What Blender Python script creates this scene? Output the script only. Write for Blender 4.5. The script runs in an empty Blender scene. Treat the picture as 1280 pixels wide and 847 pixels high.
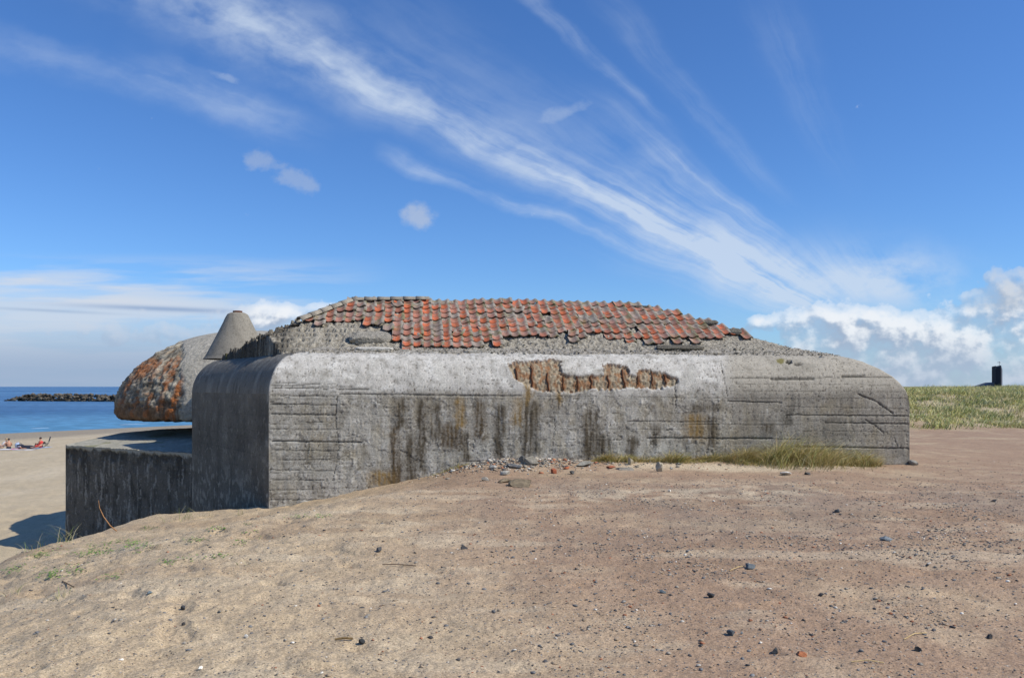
import bpy, bmesh, math, random
import numpy as np
from mathutils import Vector, Matrix
random.seed(7); rng = np.random.default_rng(11)
scene = bpy.context.scene
COL = scene.collection

# ------------------------------------------------------------------ camera
H = 1.65; F = 1000.0; HX, HY = 640.0, 483.0
def at(px, py, D): return np.array([(px-HX)/F*D, D, H+(HY-py)/F*D])
def proj(x, y, z):
    y = np.maximum(y, .3); return HX+F*x/y, HY-F*(z-H)/y
cam = bpy.data.cameras.new('camera'); cam.lens = 36*F/1280; cam.sensor_width = 36
cam.shift_y = (HY-423.5)/1280; cam.clip_end = 200000; cam.clip_start = .1
co = bpy.data.objects.new('camera', cam); COL.objects.link(co)
co.location = (0, 0, H); co.rotation_euler = (math.pi/2, 0, 0); scene.camera = co

# ------------------------------------------------------------------ noise
def _h(ix, iy, s):
    n = (ix*374761393 + iy*668265263 + s*1442695041) & 0xffffffff
    n = ((n ^ (n >> 13))*1274126177) & 0xffffffff
    return n ^ (n >> 16)
def perlin(x, y, s=0):
    x = np.asarray(x, float); y = np.asarray(y, float)
    xi = np.floor(x).astype(np.int64); yi = np.floor(y).astype(np.int64)
    fx = x-xi; fy = y-yi
    def g(a, b, dx, dy):
        t = _h(a, b, s).astype(float)*(2*math.pi/4294967296.0)
        return np.cos(t)*dx+np.sin(t)*dy
    u = fx*fx*fx*(fx*(fx*6-15)+10); v = fy*fy*fy*(fy*(fy*6-15)+10)
    a = g(xi, yi, fx, fy); b = g(xi+1, yi, fx-1, fy); c = g(xi, yi+1, fx, fy-1); d = g(xi+1, yi+1, fx-1, fy-1)
    return ((a*(1-u)+b*u)*(1-v)+(c*(1-u)+d*u)*v)*1.4
def fbm(x, y, o=4, s=0, r=.55):
    t = 0; a = 1; n = 0
    for k in range(o):
        t = t+a*perlin(x*2**k, y*2**k, s+k*17); n += a; a *= r
    return t/n*1.3
def ss(a, b, x): 
    t = np.clip((x-a)/(b-a), 0, 1); return t*t*(3-2*t)
def smin(a, b, k):
    h = np.clip(.5+.5*(b-a)/k, 0, 1); return b*(1-h)+a*h-k*h*(1-h)
def smax(a, b, k): return -smin(-a, -b, k)
def mixc(C, m, col):
    m = np.clip(m, 0, 1)[..., None]; return C*(1-m)+np.array(col)*m
def seg_d(px, py, pts):
    d = np.full(np.shape(px), 1e9)
    for (x0, y0), (x1, y1) in zip(pts[:-1], pts[1:]):
        vx, vy = x1-x0, y1-y0; t = np.clip(((px-x0)*vx+(py-y0)*vy)/(vx*vx+vy*vy+1e-9), 0, 1)
        d = np.minimum(d, np.hypot(px-x0-t*vx, py-y0-t*vy))
    return d
def inpoly(px, py, P):
    r = np.zeros(np.shape(px), bool); n = len(P); j = n-1
    for i in range(n):
        xi, yi = P[i]; xj, yj = P[j]
        c = ((yi > py) != (yj > py)) & (px < (xj-xi)*(py-yi)/(yj-yi+1e-12)+xi); r ^= c; j = i
    return r
def polysd(px, py, P):   # >0 inside
    d = seg_d(px, py, list(P)+[P[0]]); return np.where(inpoly(px, py, P), d, -d)

# ------------------------------------------------------------------ objects
def tag(o, label=None, cat=None, group=None, kind=None):
    if label: o['label'] = label
    if cat: o['category'] = cat
    if group: o['group'] = group
    if kind: o['kind'] = kind
    return o
def empty(name, loc, rz=0):
    o = bpy.data.objects.new(name, None); COL.objects.link(o); o.location = loc; o.rotation_euler = (0, 0, rz)
    o.empty_display_size = .2; return o
def mesh_obj(name, V, Fc, mat, parent=None, col=None, smooth=True, extra=None):
    V = np.asarray(V, np.float32).reshape(-1, 3)
    me = bpy.data.meshes.new(name)
    if isinstance(Fc, np.ndarray):
        k = Fc.shape[1]; me.vertices.add(len(V)); me.vertices.foreach_set('co', V.ravel())
        me.loops.add(Fc.size); me.loops.foreach_set('vertex_index', Fc.ravel().astype(np.int32))
        me.polygons.add(len(Fc)); me.polygons.foreach_set('loop_start', np.arange(0, Fc.size, k, dtype=np.int32))
        me.update(calc_edges=True)
    else:
        me.from_pydata([tuple(map(float, v)) for v in V], [], Fc); me.update()
    me.validate()
    if smooth: me.polygons.foreach_set('use_smooth', np.ones(len(me.polygons), bool))
    else: me.polygons.foreach_set('use_smooth', np.zeros(len(me.polygons), bool))
    if col is not None:
        if mat and mat.name in ('weathered_concrete', 'broken_concrete', 'spalled_concrete', 'rock', 'pebbles'): col = np.asarray(col)*np.array([1.06, 1.0, .87])
        a = me.color_attributes.new('Col', 'FLOAT_COLOR', 'POINT')
        c = np.ones((len(V), 4), np.float32); c[:, :3] = np.clip(np.asarray(col).reshape(-1, 3), 0.004, .95)
        a.data.foreach_set('color', c.ravel())
    if mat: me.materials.append(mat)
    o = bpy.data.objects.new(name, me); COL.objects.link(o)
    if parent: o.parent = parent
    return o
def grid_faces(nr, nc, base=0, flip=False):
    i = np.arange(nr*nc).reshape(nr, nc)+base
    f = np.stack([i[:-1, :-1], i[:-1, 1:], i[1:, 1:], i[1:, :-1]], -1).reshape(-1, 4)
    return f[:, ::-1].copy() if flip else f
def gnormals(P):
    du = np.gradient(P, axis=1); dv = np.gradient(P, axis=0); n = np.cross(du, dv)
    return n/(np.linalg.norm(n, axis=-1, keepdims=True)+1e-9)

# ------------------------------------------------------------------ materials
def new_mat(name):
    m = bpy.data.materials.new(name); m.use_nodes = True; nt = m.node_tree
    return m, nt, nt.nodes['Principled BSDF']
def painted(name, rough=.9, spec=.2, nscale=30, namt=.35, bump=.4, bdist=.01, nscale2=4, namt2=.15, attr=True, col=(.3, .3, .3), detail=6, vor=0):
    """vertex colour times two octaves of procedural mottling, plus procedural bump"""
    m, nt, b = new_mat(name); N = nt.nodes; L = nt.links
    g = N.new('ShaderNodeNewGeometry'); tc = N.new('ShaderNodeTexCoord')
    if attr: c = N.new('ShaderNodeVertexColor'); c.layer_name = 'Col'; cs = c.outputs[0]
    else: c = N.new('ShaderNodeRGB'); c.outputs[0].default_value = (*col, 1); cs = c.outputs[0]
    for sc, am in ((nscale, namt), (nscale2, namt2)):
        n = N.new('ShaderNodeTexNoise'); n.inputs['Scale'].default_value = sc; n.inputs['Detail'].default_value = detail; n.inputs['Roughness'].default_value = .65
        L.new(g.outputs['Position'] if attr else tc.outputs['Object'], n.inputs['Vector'])
        mr = N.new('ShaderNodeMapRange'); mr.inputs[1].default_value = .25; mr.inputs[2].default_value = .75
        mr.inputs[3].default_value = 1-am; mr.inputs[4].default_value = 1+am; L.new(n.outputs[0], mr.inputs[0])
        mx = N.new('ShaderNodeVectorMath'); mx.operation = 'SCALE'; L.new(cs, mx.inputs[0]); L.new(mr.outputs[0], mx.inputs['Scale']); cs = mx.outputs[0]
        if sc == nscale: first = n
    if vor:
        v = N.new('ShaderNodeTexVoronoi'); v.inputs['Scale'].default_value = vor; L.new(g.outputs['Position'], v.inputs['Vector'])
        sx = N.new('ShaderNodeSeparateColor'); L.new(v.outputs['Color'], sx.inputs[0])
        mr = N.new('ShaderNodeMapRange'); mr.inputs[1].default_value = 0; mr.inputs[2].default_value = 1; mr.inputs[3].default_value = .72; mr.inputs[4].default_value = 1.28
        L.new(sx.outputs[0], mr.inputs[0])
        mx = N.new('ShaderNodeVectorMath'); mx.operation = 'SCALE'; L.new(cs, mx.inputs[0]); L.new(mr.outputs[0], mx.inputs['Scale']); cs = mx.outputs[0]
    L.new(cs, b.inputs['Base Color']); b.inputs['Roughness'].default_value = rough; b.inputs['Specular IOR Level'].default_value = spec
    if bump:
        bp = N.new('ShaderNodeBump'); bp.inputs['Strength'].default_value = bump; bp.inputs['Distance'].default_value = bdist
        L.new(first.outputs[0], bp.inputs['Height']); L.new(bp.outputs[0], b.inputs['Normal'])
    return m
M_conc = painted('weathered_concrete', nscale=30, namt=.28, bump=.55, bdist=.015, nscale2=110, namt2=.22)
M_rough = painted('broken_concrete', nscale=16, namt=.45, bump=1, bdist=.06, nscale2=60, namt2=.35)
M_dome = painted('spalled_concrete', nscale=9, namt=.35, bump=1, bdist=.05, nscale2=40, namt2=.3)
M_cone = painted('smooth_render', nscale=30, namt=.3, bump=.6, bdist=.012, nscale2=90, namt2=.25)
M_tile = painted('clay_tile', nscale=45, namt=.35, bump=.4, bdist=.01, nscale2=12, namt2=.25, rough=.8)
M_sand = painted('sand', nscale=40, namt=.20, bump=.8, bdist=.010, nscale2=6, namt2=.08, vor=110)
def grit(m):
    nt = m.node_tree; N = nt.nodes; L = nt.links; b = N['Principled BSDF']; src = b.inputs['Base Color'].links[0].from_socket; bp = b.inputs['Normal'].links[0].from_node
    g = N.new('ShaderNodeNewGeometry'); hs_ = None
    for sc_, thr, big in ((50, .10, .36), (130, .20, .42)):
        v = N.new('ShaderNodeTexVoronoi'); v.inputs['Scale'].default_value = sc_; L.new(g.outputs['Position'], v.inputs['Vector'])
        sp = N.new('ShaderNodeSeparateColor'); L.new(v.outputs['Color'], sp.inputs[0])
        a = N.new('ShaderNodeMath'); a.operation = 'LESS_THAN'; L.new(sp.outputs[0], a.inputs[0]); a.inputs[1].default_value = thr
        d = N.new('ShaderNodeMath'); d.operation = 'LESS_THAN'; L.new(v.outputs['Distance'], d.inputs[0]); d.inputs[1].default_value = big
        mu = N.new('ShaderNodeMath'); mu.operation = 'MULTIPLY'; L.new(a.outputs[0], mu.inputs[0]); L.new(d.outputs[0], mu.inputs[1])
        cr = N.new('ShaderNodeValToRGB'); e = cr.color_ramp.elements; e[0].position = 0; e[0].color = (.07, .065, .06, 1); e[1].position = 1; e[1].color = (.62, .56, .48, 1)
        for p_, c_ in ((.35, (.16, .15, .145, 1)), (.6, (.25, .15, .09, 1)), (.8, (.40, .34, .27, 1))): q = e.new(p_); q.color = c_
        cr.color_ramp.interpolation = 'CONSTANT'; L.new(sp.outputs[1], cr.inputs[0])
        mx = N.new('ShaderNodeMix'); mx.data_type = 'RGBA'; L.new(mu.outputs[0], mx.inputs[0]); L.new(src, mx.inputs[6]); L.new(cr.outputs[0], mx.inputs[7]); src = mx.outputs[2]
        if hs_ is None: hs_ = mu
        else:
            ad = N.new('ShaderNodeMath'); ad.operation = 'MULTIPLY_ADD'; L.new(hs_.outputs[0], ad.inputs[0]); ad.inputs[1].default_value = .6; L.new(bp.inputs['Height'].links[0].from_socket, ad.inputs[2]); L.new(ad.outputs[0], bp.inputs['Height'])
    L.new(src, b.inputs['Base Color'])
grit(M_sand)
M_grass = painted('grass_blades', nscale=3, namt=.2, bump=0, rough=.6, spec=.3)
M_pebble = painted('pebbles', nscale=60, namt=.2, bump=.2, rough=.7)
M_rock = painted('rock', nscale=14, namt=.35, bump=.8, bdist=.02, nscale2=50, namt2=.25)
def flat(name, col, rough=.8, nscale=20, namt=.2, bump=.2, metallic=0, spec=.3):
    m = painted(name, attr=False, col=col, rough=rough, nscale=nscale, namt=namt, bump=bump, spec=spec)
    m.node_tree.nodes['Principled BSDF'].inputs['Metallic'].default_value = metallic; return m
M_rust = flat('rusted_iron', (.12, .042, .016), .9, 40, .5, .6)
M_rustcap = flat('rusty_cap_iron', (.10, .035, .015), .9, 40, .5, .6)

# ------------------------------------------------------------------ sun direction
SAZ = math.radians(-17); SEL = math.radians(46)     # azimuth measured from +X towards +Y
S = Vector((math.cos(SAZ)*math.cos(SEL), math.sin(SAZ)*math.cos(SEL), math.sin(SEL)))
sun = bpy.data.lights.new('sun', 'SUN'); sun.energy = 4.3; sun.angle = math.radians(.53); sun.color = (1, .955, .88)
so = bpy.data.objects.new('sun', sun); COL.objects.link(so); so.rotation_euler = S.to_track_quat('Z', 'Y').to_euler(); so.location = (20, -20, 30)

# ------------------------------------------------------------------ ground
CREST = [(-40, -3.0), (0, -4.2), (6, -5.3), (9.5, -6.05), (13, -7.5), (17, -7.0), (20, -7.2), (24, -8.2), (40, -11.), (100, -24), (400, -90), (60000, -20000)]
def sea_q(x, y): return -.84*x+.545*y
def beach_z(q): 
    return -3.43-.0115*np.clip(q-25.8, -300, 70)-.05*np.clip(q-108, 0, 60)
def ground(x, y, fine=True):
    x = np.asarray(x, float); y = np.asarray(y, float)
    r = np.hypot(x, y)
    x0 = np.interp(y, [0, 5, 9.5, 12, 14, 16.3, 60], [2.4, 2.6, 3.0, 1.8, .4, .3, .3])
    xc = np.interp(y, [c[0] for c in CREST], [c[1] for c in CREST])
    t = np.clip(-x-x0, 0, 60); t = np.where(t < .8, t*t/1.6, t-.4)
    zp = -.205*np.minimum(t, 3.9)-.065*np.maximum(t-3.9, 0)-.50*ss(16.2, 18.6, y)*ss(-4.3, -6.3, x)
    zp = zp-.09*ss(3, 9, x)*ss(9, 17, y)
    w = np.clip(xc-x, 0, 1e6)
    zc = -.62*np.where(w < 1, w*w/2, w-.5)
    z = zp+zc+.05*fbm(x/3.1, y/3.1, 3, 5)*(1-ss(30, 200, r))
    # debris ramp against the wall
    z = z+.13*np.exp(-((x-.2)/1.3)**2-((y-16.4)/.6)**2)
    z = z+.06*np.exp(-((x-3.5)/4.5)**2-((y-17.1)/.6)**2)
    # sand dunes to the right, behind
    a = x/np.maximum(y, 1)
    dn = ss(31, 44, y+fbm(x/9, y/9, 2, 71)*2.5)*ss(.0, .15, a)*ss(3, 10, x)
    dh = 1.12+.22*fbm(x/11, y/13, 3, 31)-.25*ss(60, 200, y)+.38*ss(17, 30, x)*(1-ss(60, 90, y))
    z = z+dn*(dh+.10*fbm(x/1.7, y/1.7, 3, 41)*(1-ss(80, 160, r)))
    q = sea_q(x, y)
    bz = beach_z(q)+(.05*fbm(x/5, y/5, 3, 9)+.035*fbm(x/.9, y/.9, 2, 12))*(1-ss(60, 150, r))
    z = smax(z, bz, .5)
    z = np.where((q > 40) & (xc-x > 5), bz, z)
    if fine:
        left = ss(.4, -3.2, x+.10*y-.8)*(1-ss(20, 60, r))
        near = 1-ss(12, 26, r)
        n1 = fbm(x*1.9+y*.9, y*2.3-x*.7, 4, 21); n2 = fbm(x*5.3, y*5.3, 3, 23)
        z = z+near*(left*(.045*n1+.020*n2)+(1-left)*(.020*n1+.010*n2))+.004*near*perlin(x*22, y*22, 3)
        # scuffed hollows (old footprints)
        p = perlin(x*2.6+y, y*3.1, 77); z = z-near*left*.034*ss(.25, .6, p)-near*(1-left)*.016*ss(.3, .6, p)
        bb = ss(-2.4, -3.1, z)*(1-ss(50, 110, r)); z = z+bb*(.05*fbm(x*1.3, y*1.3, 3, 55))
    return z
def sandcol(x, y, z):
    r = np.hypot(x, y); q = sea_q(x, y); px, py = proj(x, y, z)
    wx = fbm(x/2.2, y/2.2, 4, 101); w2 = fbm(x/.5, y/.5, 3, 103); w3 = fbm(x*4.5, y*4.5, 3, 104)
    brown = np.array([.365, .250, .175]); tan = np.array([.52, .41, .285]); pale = np.array([.62, .52, .39])
    C = np.ones(np.shape(x)+(3,))*brown
    C = mixc(C, .55*ss(-.1, .6, wx+.3*w2), tan)
    left = ss(-.2, -3.0, x+.22*y-2.6+1.3*wx)
    C = mixc(C, .9*left, tan)
    C = mixc(C, ss(.0, .8, w2+.2*w3)*(.12+.28*left)*.8, pale)
    # pale blown sand near the wall and in bands
    b1 = ss(0, 1, 1-np.abs(py-(618-.02*(px-850)+10*wx))/16)*ss(600, 760, px)*ss(1130, 960, px)
    C = mixc(C, .75*b1*ss(-.4, .3, w2), pale)
    b4 = ss(.05, .30, fbm(x/3.2, y/1.1+4, 4, 171))*ss(5, 9, y); C = mixc(C, .42*b4*ss(20, 12, y), (.30, .20, .13))
    b5 = ss(.1, .35, fbm(x/2.6+9, y/.9, 4, 173)); C = mixc(C, .40*b5*ss(17, 11, y), pale)
    b2 = ss(0, 1, 1-np.abs(py-(583+6*wx))/10)*ss(740, 800, px)*ss(1110, 1060, px)*ss(22, 18, r)
    C = mixc(C, .8*b2, pale)
    b3 = ss(0, 1, 1-np.abs(py-640)/26)*ss(250, 330, px)*ss(640, 560, px)
    C = mixc(C, .35*b3*ss(-.4, .4, wx+.4*w2), tan)
    # darker gravelly zone
    g = ss(.0, .5, fbm(x/1.6+3, y/2.6, 4, 131)+.25)*ss(2, -1.2, np.abs(y-11.2-.1*x)-2.2)*ss(-1.5, 1.5, x)
    C = mixc(C, .45*g, (.25, .20, .165))
    C = C*(1+.06*w3+.08*w2-.05*left)[..., None]
    # beach
    B = np.ones_like(C)*np.array([.50, .415, .30])
    B = mixc(B, ss(-.3, .7, fbm(x/4, y/9, 4, 141)), (.56, .475, .36)); B = B*(1+.12*fbm(x*1.1, y*1.1, 3, 145))[..., None]
    B = mixc(B, .8*ss(91, 99, q+4*fbm(x/12, y/12, 3, 147)), (.27, .235, .195))
    B = mixc(B, .7*ss(119, 123, q+1.0*fbm(x/5, y/5, 2, 149)), (.16, .13, .10))
    isb = ss(-2.2, -3.0, z)
    C = C*(1-isb[..., None])+B*isb[..., None]
    # dune
    a = x/np.maximum(y, 1); dn = ss(31.5, 35, y+2*wx)*ss(4, 8, x)
    D = mixc(np.ones_like(C)*np.array([.47, .39, .27]), .75*ss(-.15, .35, fbm(x/2, y/2, 4, 161)), (.33, .31, .13))
    D = mixc(D, ss(40, 120, y), (.17, .17, .075))
    far = ss(150, 800, r)
    C = C*(1-dn[..., None])+D*dn[..., None]
    return C*np.array([.99, .955, .83])
ang = np.concatenate([np.radians(np.linspace(-178.5, -40, 60, endpoint=False)), np.radians(np.linspace(-40, 36, 880)), np.radians(np.linspace(36, 178.5, 62)[1:])])
ang = np.append(ang, math.radians(181.5))
rad = np.concatenate([[.02, .5, 1, 1.6, 2.2, 2.8], np.geomspace(3.3, 40, 620), np.geomspace(40, 190, 150)[1:], np.geomspace(190, 70000, 70)[1:]])
A_, R_ = np.meshgrid(ang, rad); gx = R_*np.sin(A_); gy = R_*np.cos(A_)
gz = ground(gx, gy); gP = np.stack([gx, gy, gz], -1)
go = mesh_obj('ground', gP, grid_faces(len(rad), len(ang), flip=False), M_sand, col=sandcol(gx, gy, gz))
tag(go, kind='structure')

# ------------------------------------------------------------------ sea
ZS = -4.5
m, nt, b = new_mat('sea_water'); N = nt.nodes; L = nt.links
g = N.new('ShaderNodeNewGeometry'); mp = N.new('ShaderNodeMapping'); mp.inputs['Scale'].default_value = (.30, .95, 1); mp.inputs['Rotation'].default_value = (0, 0, .25)
L.new(g.outputs['Position'], mp.inputs[0])
n1 = N.new('ShaderNodeTexNoise'); n1.inputs['Scale'].default_value = .9; n1.inputs['Detail'].default_value = 7; L.new(mp.outputs[0], n1.inputs[0])
mp2 = N.new('ShaderNodeMapping'); mp2.inputs['Scale'].default_value = (.0022, .009, 1); L.new(g.outputs['Position'], mp2.inputs[0])
n2 = N.new('ShaderNodeTexNoise'); n2.inputs['Scale'].default_value = 1; n2.inputs['Detail'].default_value = 5; L.new(mp2.outputs[0], n2.inputs[0])
r1 = N.new('ShaderNodeValToRGB'); r1.color_ramp.elements[0].position = .38; r1.color_ramp.elements[0].color = (.042, .112, .225, 1); r1.color_ramp.elements[1].position = .62; r1.color_ramp.elements[1].color = (.11, .235, .38, 1)
L.new(n2.outputs[0], r1.inputs[0])
r2 = N.new('ShaderNodeMapRange'); r2.inputs[1].default_value = .35; r2.inputs[2].default_value = .65; r2.inputs[3].default_value = .6; r2.inputs[4].default_value = 1.4; L.new(n1.outputs[0], r2.inputs[0])
# shallow water by the shore is greener
sx = N.new('ShaderNodeVectorMath'); sx.operation = 'DOT_PRODUCT'; sx.inputs[1].default_value = (-.84, .545, 0); L.new(g.outputs['Position'], sx.inputs[0])
sh = N.new('ShaderNodeMapRange'); sh.inputs[1].default_value = 122; sh.inputs[2].default_value = 210; sh.inputs[3].default_value = 1; sh.inputs[4].default_value = 0; L.new(sx.outputs['Value'], sh.inputs[0])
mx = N.new('ShaderNodeMix'); mx.data_type = 'RGBA'; L.new(sh.outputs[0], mx.inputs[0]); L.new(r1.outputs[0], mx.inputs[6]); mx.inputs[7].default_value = (.095, .25, .38, 1)
sc = N.new('ShaderNodeVectorMath'); sc.operation = 'SCALE'; L.new(mx.outputs[2], sc.inputs[0]); L.new(r2.outputs[0], sc.inputs['Scale'])
L.new(sc.outputs[0], b.inputs['Base Color']); b.inputs['Roughness'].default_value = .45; b.inputs['Specular IOR Level'].default_value = .12
bp = N.new('ShaderNodeBump'); bp.inputs['Strength'].default_value = 1; bp.inputs['Distance'].default_value = .5; L.new(n1.outputs[0], bp.inputs['Height']); L.new(bp.outputs[0], b.inputs['Normal'])
sa = np.radians(np.linspace(-130, 100, 90)); sr = np.concatenate([np.linspace(60, 400, 40), np.geomspace(400, 90000, 50)[1:]])
SA, SR = np.meshgrid(sa, sr); so_ = mesh_obj('sea', np.stack([SR*np.sin(SA), SR*np.cos(SA), np.full(SA.shape, ZS)], -1), grid_faces(len(sr), len(sa)), m)
tag(so_, kind='structure')
# surf line
V = []; Fc = []
tt = np.linspace(-60, 260, 260)
for i, t in enumerate(tt):
    wd_ = 0
    base = np.array([-.84, .545])*(122.6+.5*fbm(np.array(t/9.), np.array(2.), 3, 3))+np.array([.545, .84])*t
    wdt = max(.004, -.45+2.4*float(fbm(np.array(t/9.), np.array(9.), 3, 8)))
    for k in (0, 1): p = base+np.array([-.84, .545])*wdt*k; V.append((p[0], p[1], ZS+.02+.015*k))
for i in range(len(tt)-1):
    if math.dist(V[2*i], V[2*i+1]) > .05 or math.dist(V[2*i+2], V[2*i+3]) > .05: Fc.append((2*i, 2*i+2, 2*i+3, 2*i+1))
fo = mesh_obj('surf', V, Fc, flat('sea_foam', (.75, .78, .8), .9, .8, .3, 0)); tag(fo, kind='structure')

# ------------------------------------------------------------------ breakwater
def ico(sub=1):
    bm = bmesh.new(); bmesh.ops.create_icosphere(bm, subdivisions=sub, radius=1)
    v = np.array([w.co[:] for w in bm.verts]); f = np.array([[w.index for w in q.verts] for q in bm.faces]); bm.free(); return v, f
ICO1 = ico(1); ICO2 = ico(2); ICO3 = ico(3)
def rockshape(rnd, dims, base=ICO2, rough=.25):
    v, f = base; v = v.copy()
    for _ in range(9):   # cut by random planes: angular faces
        n = rnd.normal(size=3); n /= np.linalg.norm(n); d = rnd.uniform(.35, .75)
        t = v@n; v = v-np.clip(t-d, 0, 9)[:, None]*n*.99
    v = v*(1+rough*.25*rnd.normal(size=(len(v), 1))*.4)*np.array(dims); return v, f
def batch(items, name, mat, parent=None, smooth=False):
    V = []; Fs = []; C = []; o = 0
    for v, f, c in items:
        V.append(v); Fs.append(f+o); C.append(np.broadcast_to(np.asarray(c, float), v.shape)); o += len(v)
    return mesh_obj(name, np.concatenate(V), np.concatenate(Fs), mat, parent, col=np.concatenate(C), smooth=smooth)
items = []
for k in range(900):
    t = rng.uniform(0, 1); px = 6+t*290; D = 345-30*t+rng.normal()*2.6
    taper = ss(0, .10, t); hgt = rng.uniform(0, 1)*(2.5*taper+.35)*(1-.2*ss(.3, .5, t))
    D = 345-25*t+rng.normal()*(1.6)-(2.5-hgt)*1.1
    s = rng.uniform(.55, 1.25)*(.55+.45*taper)
    v, f = rockshape(rng, (s*1.3, s*1.1, s*.8), ICO1)
    g_ = rng.uniform(.035, .15); c = np.array([g_*1.12, g_*1.0, g_*.84])
    if hgt < .5: c = c*.45
    items.append((v+np.array([(px-HX)/F*D, D, ZS+hgt]), f, c))
bw = batch(items, 'breakwater', M_rock); tag(bw, 'long low breakwater of dark piled boulders out in the sea', 'breakwater')

# ================================================================== BUNKER
LA = at(336, 560, 16.2)[:2]; LR = at(1137, 560, 18.0)[:2]
Lw = float(np.linalg.norm(LR-LA)); U = (LR-LA)/Lw; Vv = np.array([-U[1], U[0]]); RZ = math.atan2(U[1], U[0])
Z0 = -3.6
bk = empty('bunker', (LA[0], LA[1], Z0), RZ)
tag(bk, 'long weathered concrete bunker with red tiled roof and domed gun hood', 'bunker')
def w2l(P):
    P = np.asarray(P, float); d = P[..., :2]-LA
    return np.stack([d@U, d@Vv, P[..., 2]-Z0], -1)
def l2w(u, v, z): return LA[0]+u*U[0]+v*Vv[0], LA[1]+u*U[1]+v*Vv[1], z+0*u
def lproj(u, v, z): return proj(*l2w(u, v, z))
BW = at(240, 560, 21.1)[:2]; Bl = w2l(np.array([BW[0], BW[1], 0]))[:2]      # corner B in local
k2 = Bl[0]/Bl[1]                                                            # left boundary u = k2*v (negative)
n2v = np.array([1, -k2])/math.hypot(1, k2)                                   # inward normal of face 2
zs, SH, SR_ = 1.50, .86, .72
def edge(d):
    d = np.maximum(d, 0); q = np.clip(1-d/SR_, 0, 1)
    return zs+SH*np.power(np.clip(1-q**1.85, 0, 1), 1/1.85)+.22*np.clip(d-SR_, 0, 3.2)
RX = [0, .02, .08, .2, .35, .6, .9, 1.4, 2.0, 3.0, 4.2, 20]; RZv = [1.22, 1.36, 1.55, 1.74, 1.90, 2.07, 2.24, 2.46, 2.66, 2.90, 3.15, 4.6]
def fright(w): return np.interp(w, RX, RZv)
_d = np.array([-.30, 1.0]); k3 = float((_d@U)/(_d@Vv)); n3v = np.array([1, -k3])/math.hypot(1, k3)
def ulf(v): v = np.asarray(v, float); return np.where(v < Bl[1], k2*v, k2*Bl[1]+k3*(v-Bl[1]))
def d23(u, v): return np.minimum(u*n2v[0]+v*n2v[1], (u-Bl[0])*n3v[0]+(v-Bl[1])*n3v[1])
def roofz(u, v):
    d2 = d23(u, v)
    z = smin(edge(v), edge(d2), .03); z = smin(z, fright(Lw-u), .10); return z
CAV = [(600+x/3.257, 360+y/3.257) for x, y in [(112, 305), (150, 296), (330, 293), (338, 347), (420, 352), (508, 350), (505, 312), (520, 305), (600, 315), (608, 348), (640, 352), (645, 330), (740, 330), (770, 352), (806, 362), (795, 395), (690, 402), (600, 404), (560, 411), (420, 413), (340, 424), (260, 422), (200, 398), (135, 360)]]
HL = [(338, 505, 430, 506, .7), (338, 536, 436, 537, .6), (338, 562, 425, 563, .7), (338, 599, 408, 600, .6), (338, 481, 440, 483, .7), (920, 480, 1120, 481, .5), (930, 548, 1000, 549, .6), (339, 477, 422, 481, .7), (339, 484, 461, 486.5, 1), (339, 494, 426, 495, .7), (339, 517, 418, 518.5, 1), (372, 526.5, 412, 528, .6), (340, 551, 452, 552.5, 1.2), (345, 574, 410, 574, .6), (337, 587, 420, 588, .6), (337, 612, 400, 612, .5), (337, 624, 420, 624, .7), (425, 492, 650, 494.6, .9), (650, 494.6, 900, 497, .4),
      (578, 576, 624, 577, .7), (784, 526, 895, 527, .6), (809, 547, 965, 548, 1.1), (661, 441, 735, 444, .8), (846, 438, 905, 443, .8), (912, 472.5, 1115, 471, .7), (964, 473.8, 1017, 473.2, 1.7), (1053, 470, 1080, 469.7, 1.7), (909, 501, 977, 503, .9), (983, 518.3, 1136, 519.6, 1), (1032, 528, 1136, 529.5, 1), (995, 538, 1136, 539.5, .5), (995, 558, 1136, 560, 1.1), (983, 508, 1130, 510.5, .5), (900, 488, 1125, 490, .4), (560, 548, 780, 550, .35), (470, 520, 700, 521, .3), (700, 536, 860, 537, .35), (540, 563, 640, 564, .4), (860, 530, 1000, 531, .5)]
CR = [([(1072, 492), (1080, 495), (1093, 501), (1106, 509), (1116, 517)], 1.1), ([(1081, 524), (1094, 531), (1105, 542)], .9), ([(900, 452), (905, 470), (909, 495)], .5), ([(844, 483), (844.5, 507)], .7), ([(1000, 470), (1001, 486)], .4), ([(1090, 480), (1088, 494)], .4), ([(422, 495), (419, 520), (424, 560), (416, 600)], .5), ([(1117, 545), (1122, 558)], .6), ([(690, 500), (694, 530), (690, 566)], .35)]
DR = [(495, 528, 616, 6, 'b'), (500, 498, 535, 6, 'd'), (564, 528, 560, 11, 'b'), (575, 498, 535, 5, 'o'), (600, 500, 548, 6, 'b'), (545, 505, 550, 5, 'd'), (663, 500, 570, 9, 'd'), (740, 512, 570, 8, 'd'), (748, 545, 572, 15, 'd'), (790, 546, 570, 6, 'd'), (820, 530, 555, 4, 'd'), (868, 518, 548, 11, 'o'), (646, 498, 530, 6, 'o'), (625, 505, 570, 6, 'd'), (582, 540, 576, 5, 'd'), (476, 588, 606, 13, 'o'), (880, 506, 513, 22, 'd'), (700, 480, 505, 3, 'o'), (660, 478, 505, 4, 'o'), (985, 512, 531, 4.5, 'k'), (960, 528, 544, 7, 'd'), (527, 500, 590, 4, 'd'), (515, 545, 605, 5, 'd'), (890, 520, 560, 5, 'd')]
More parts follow.
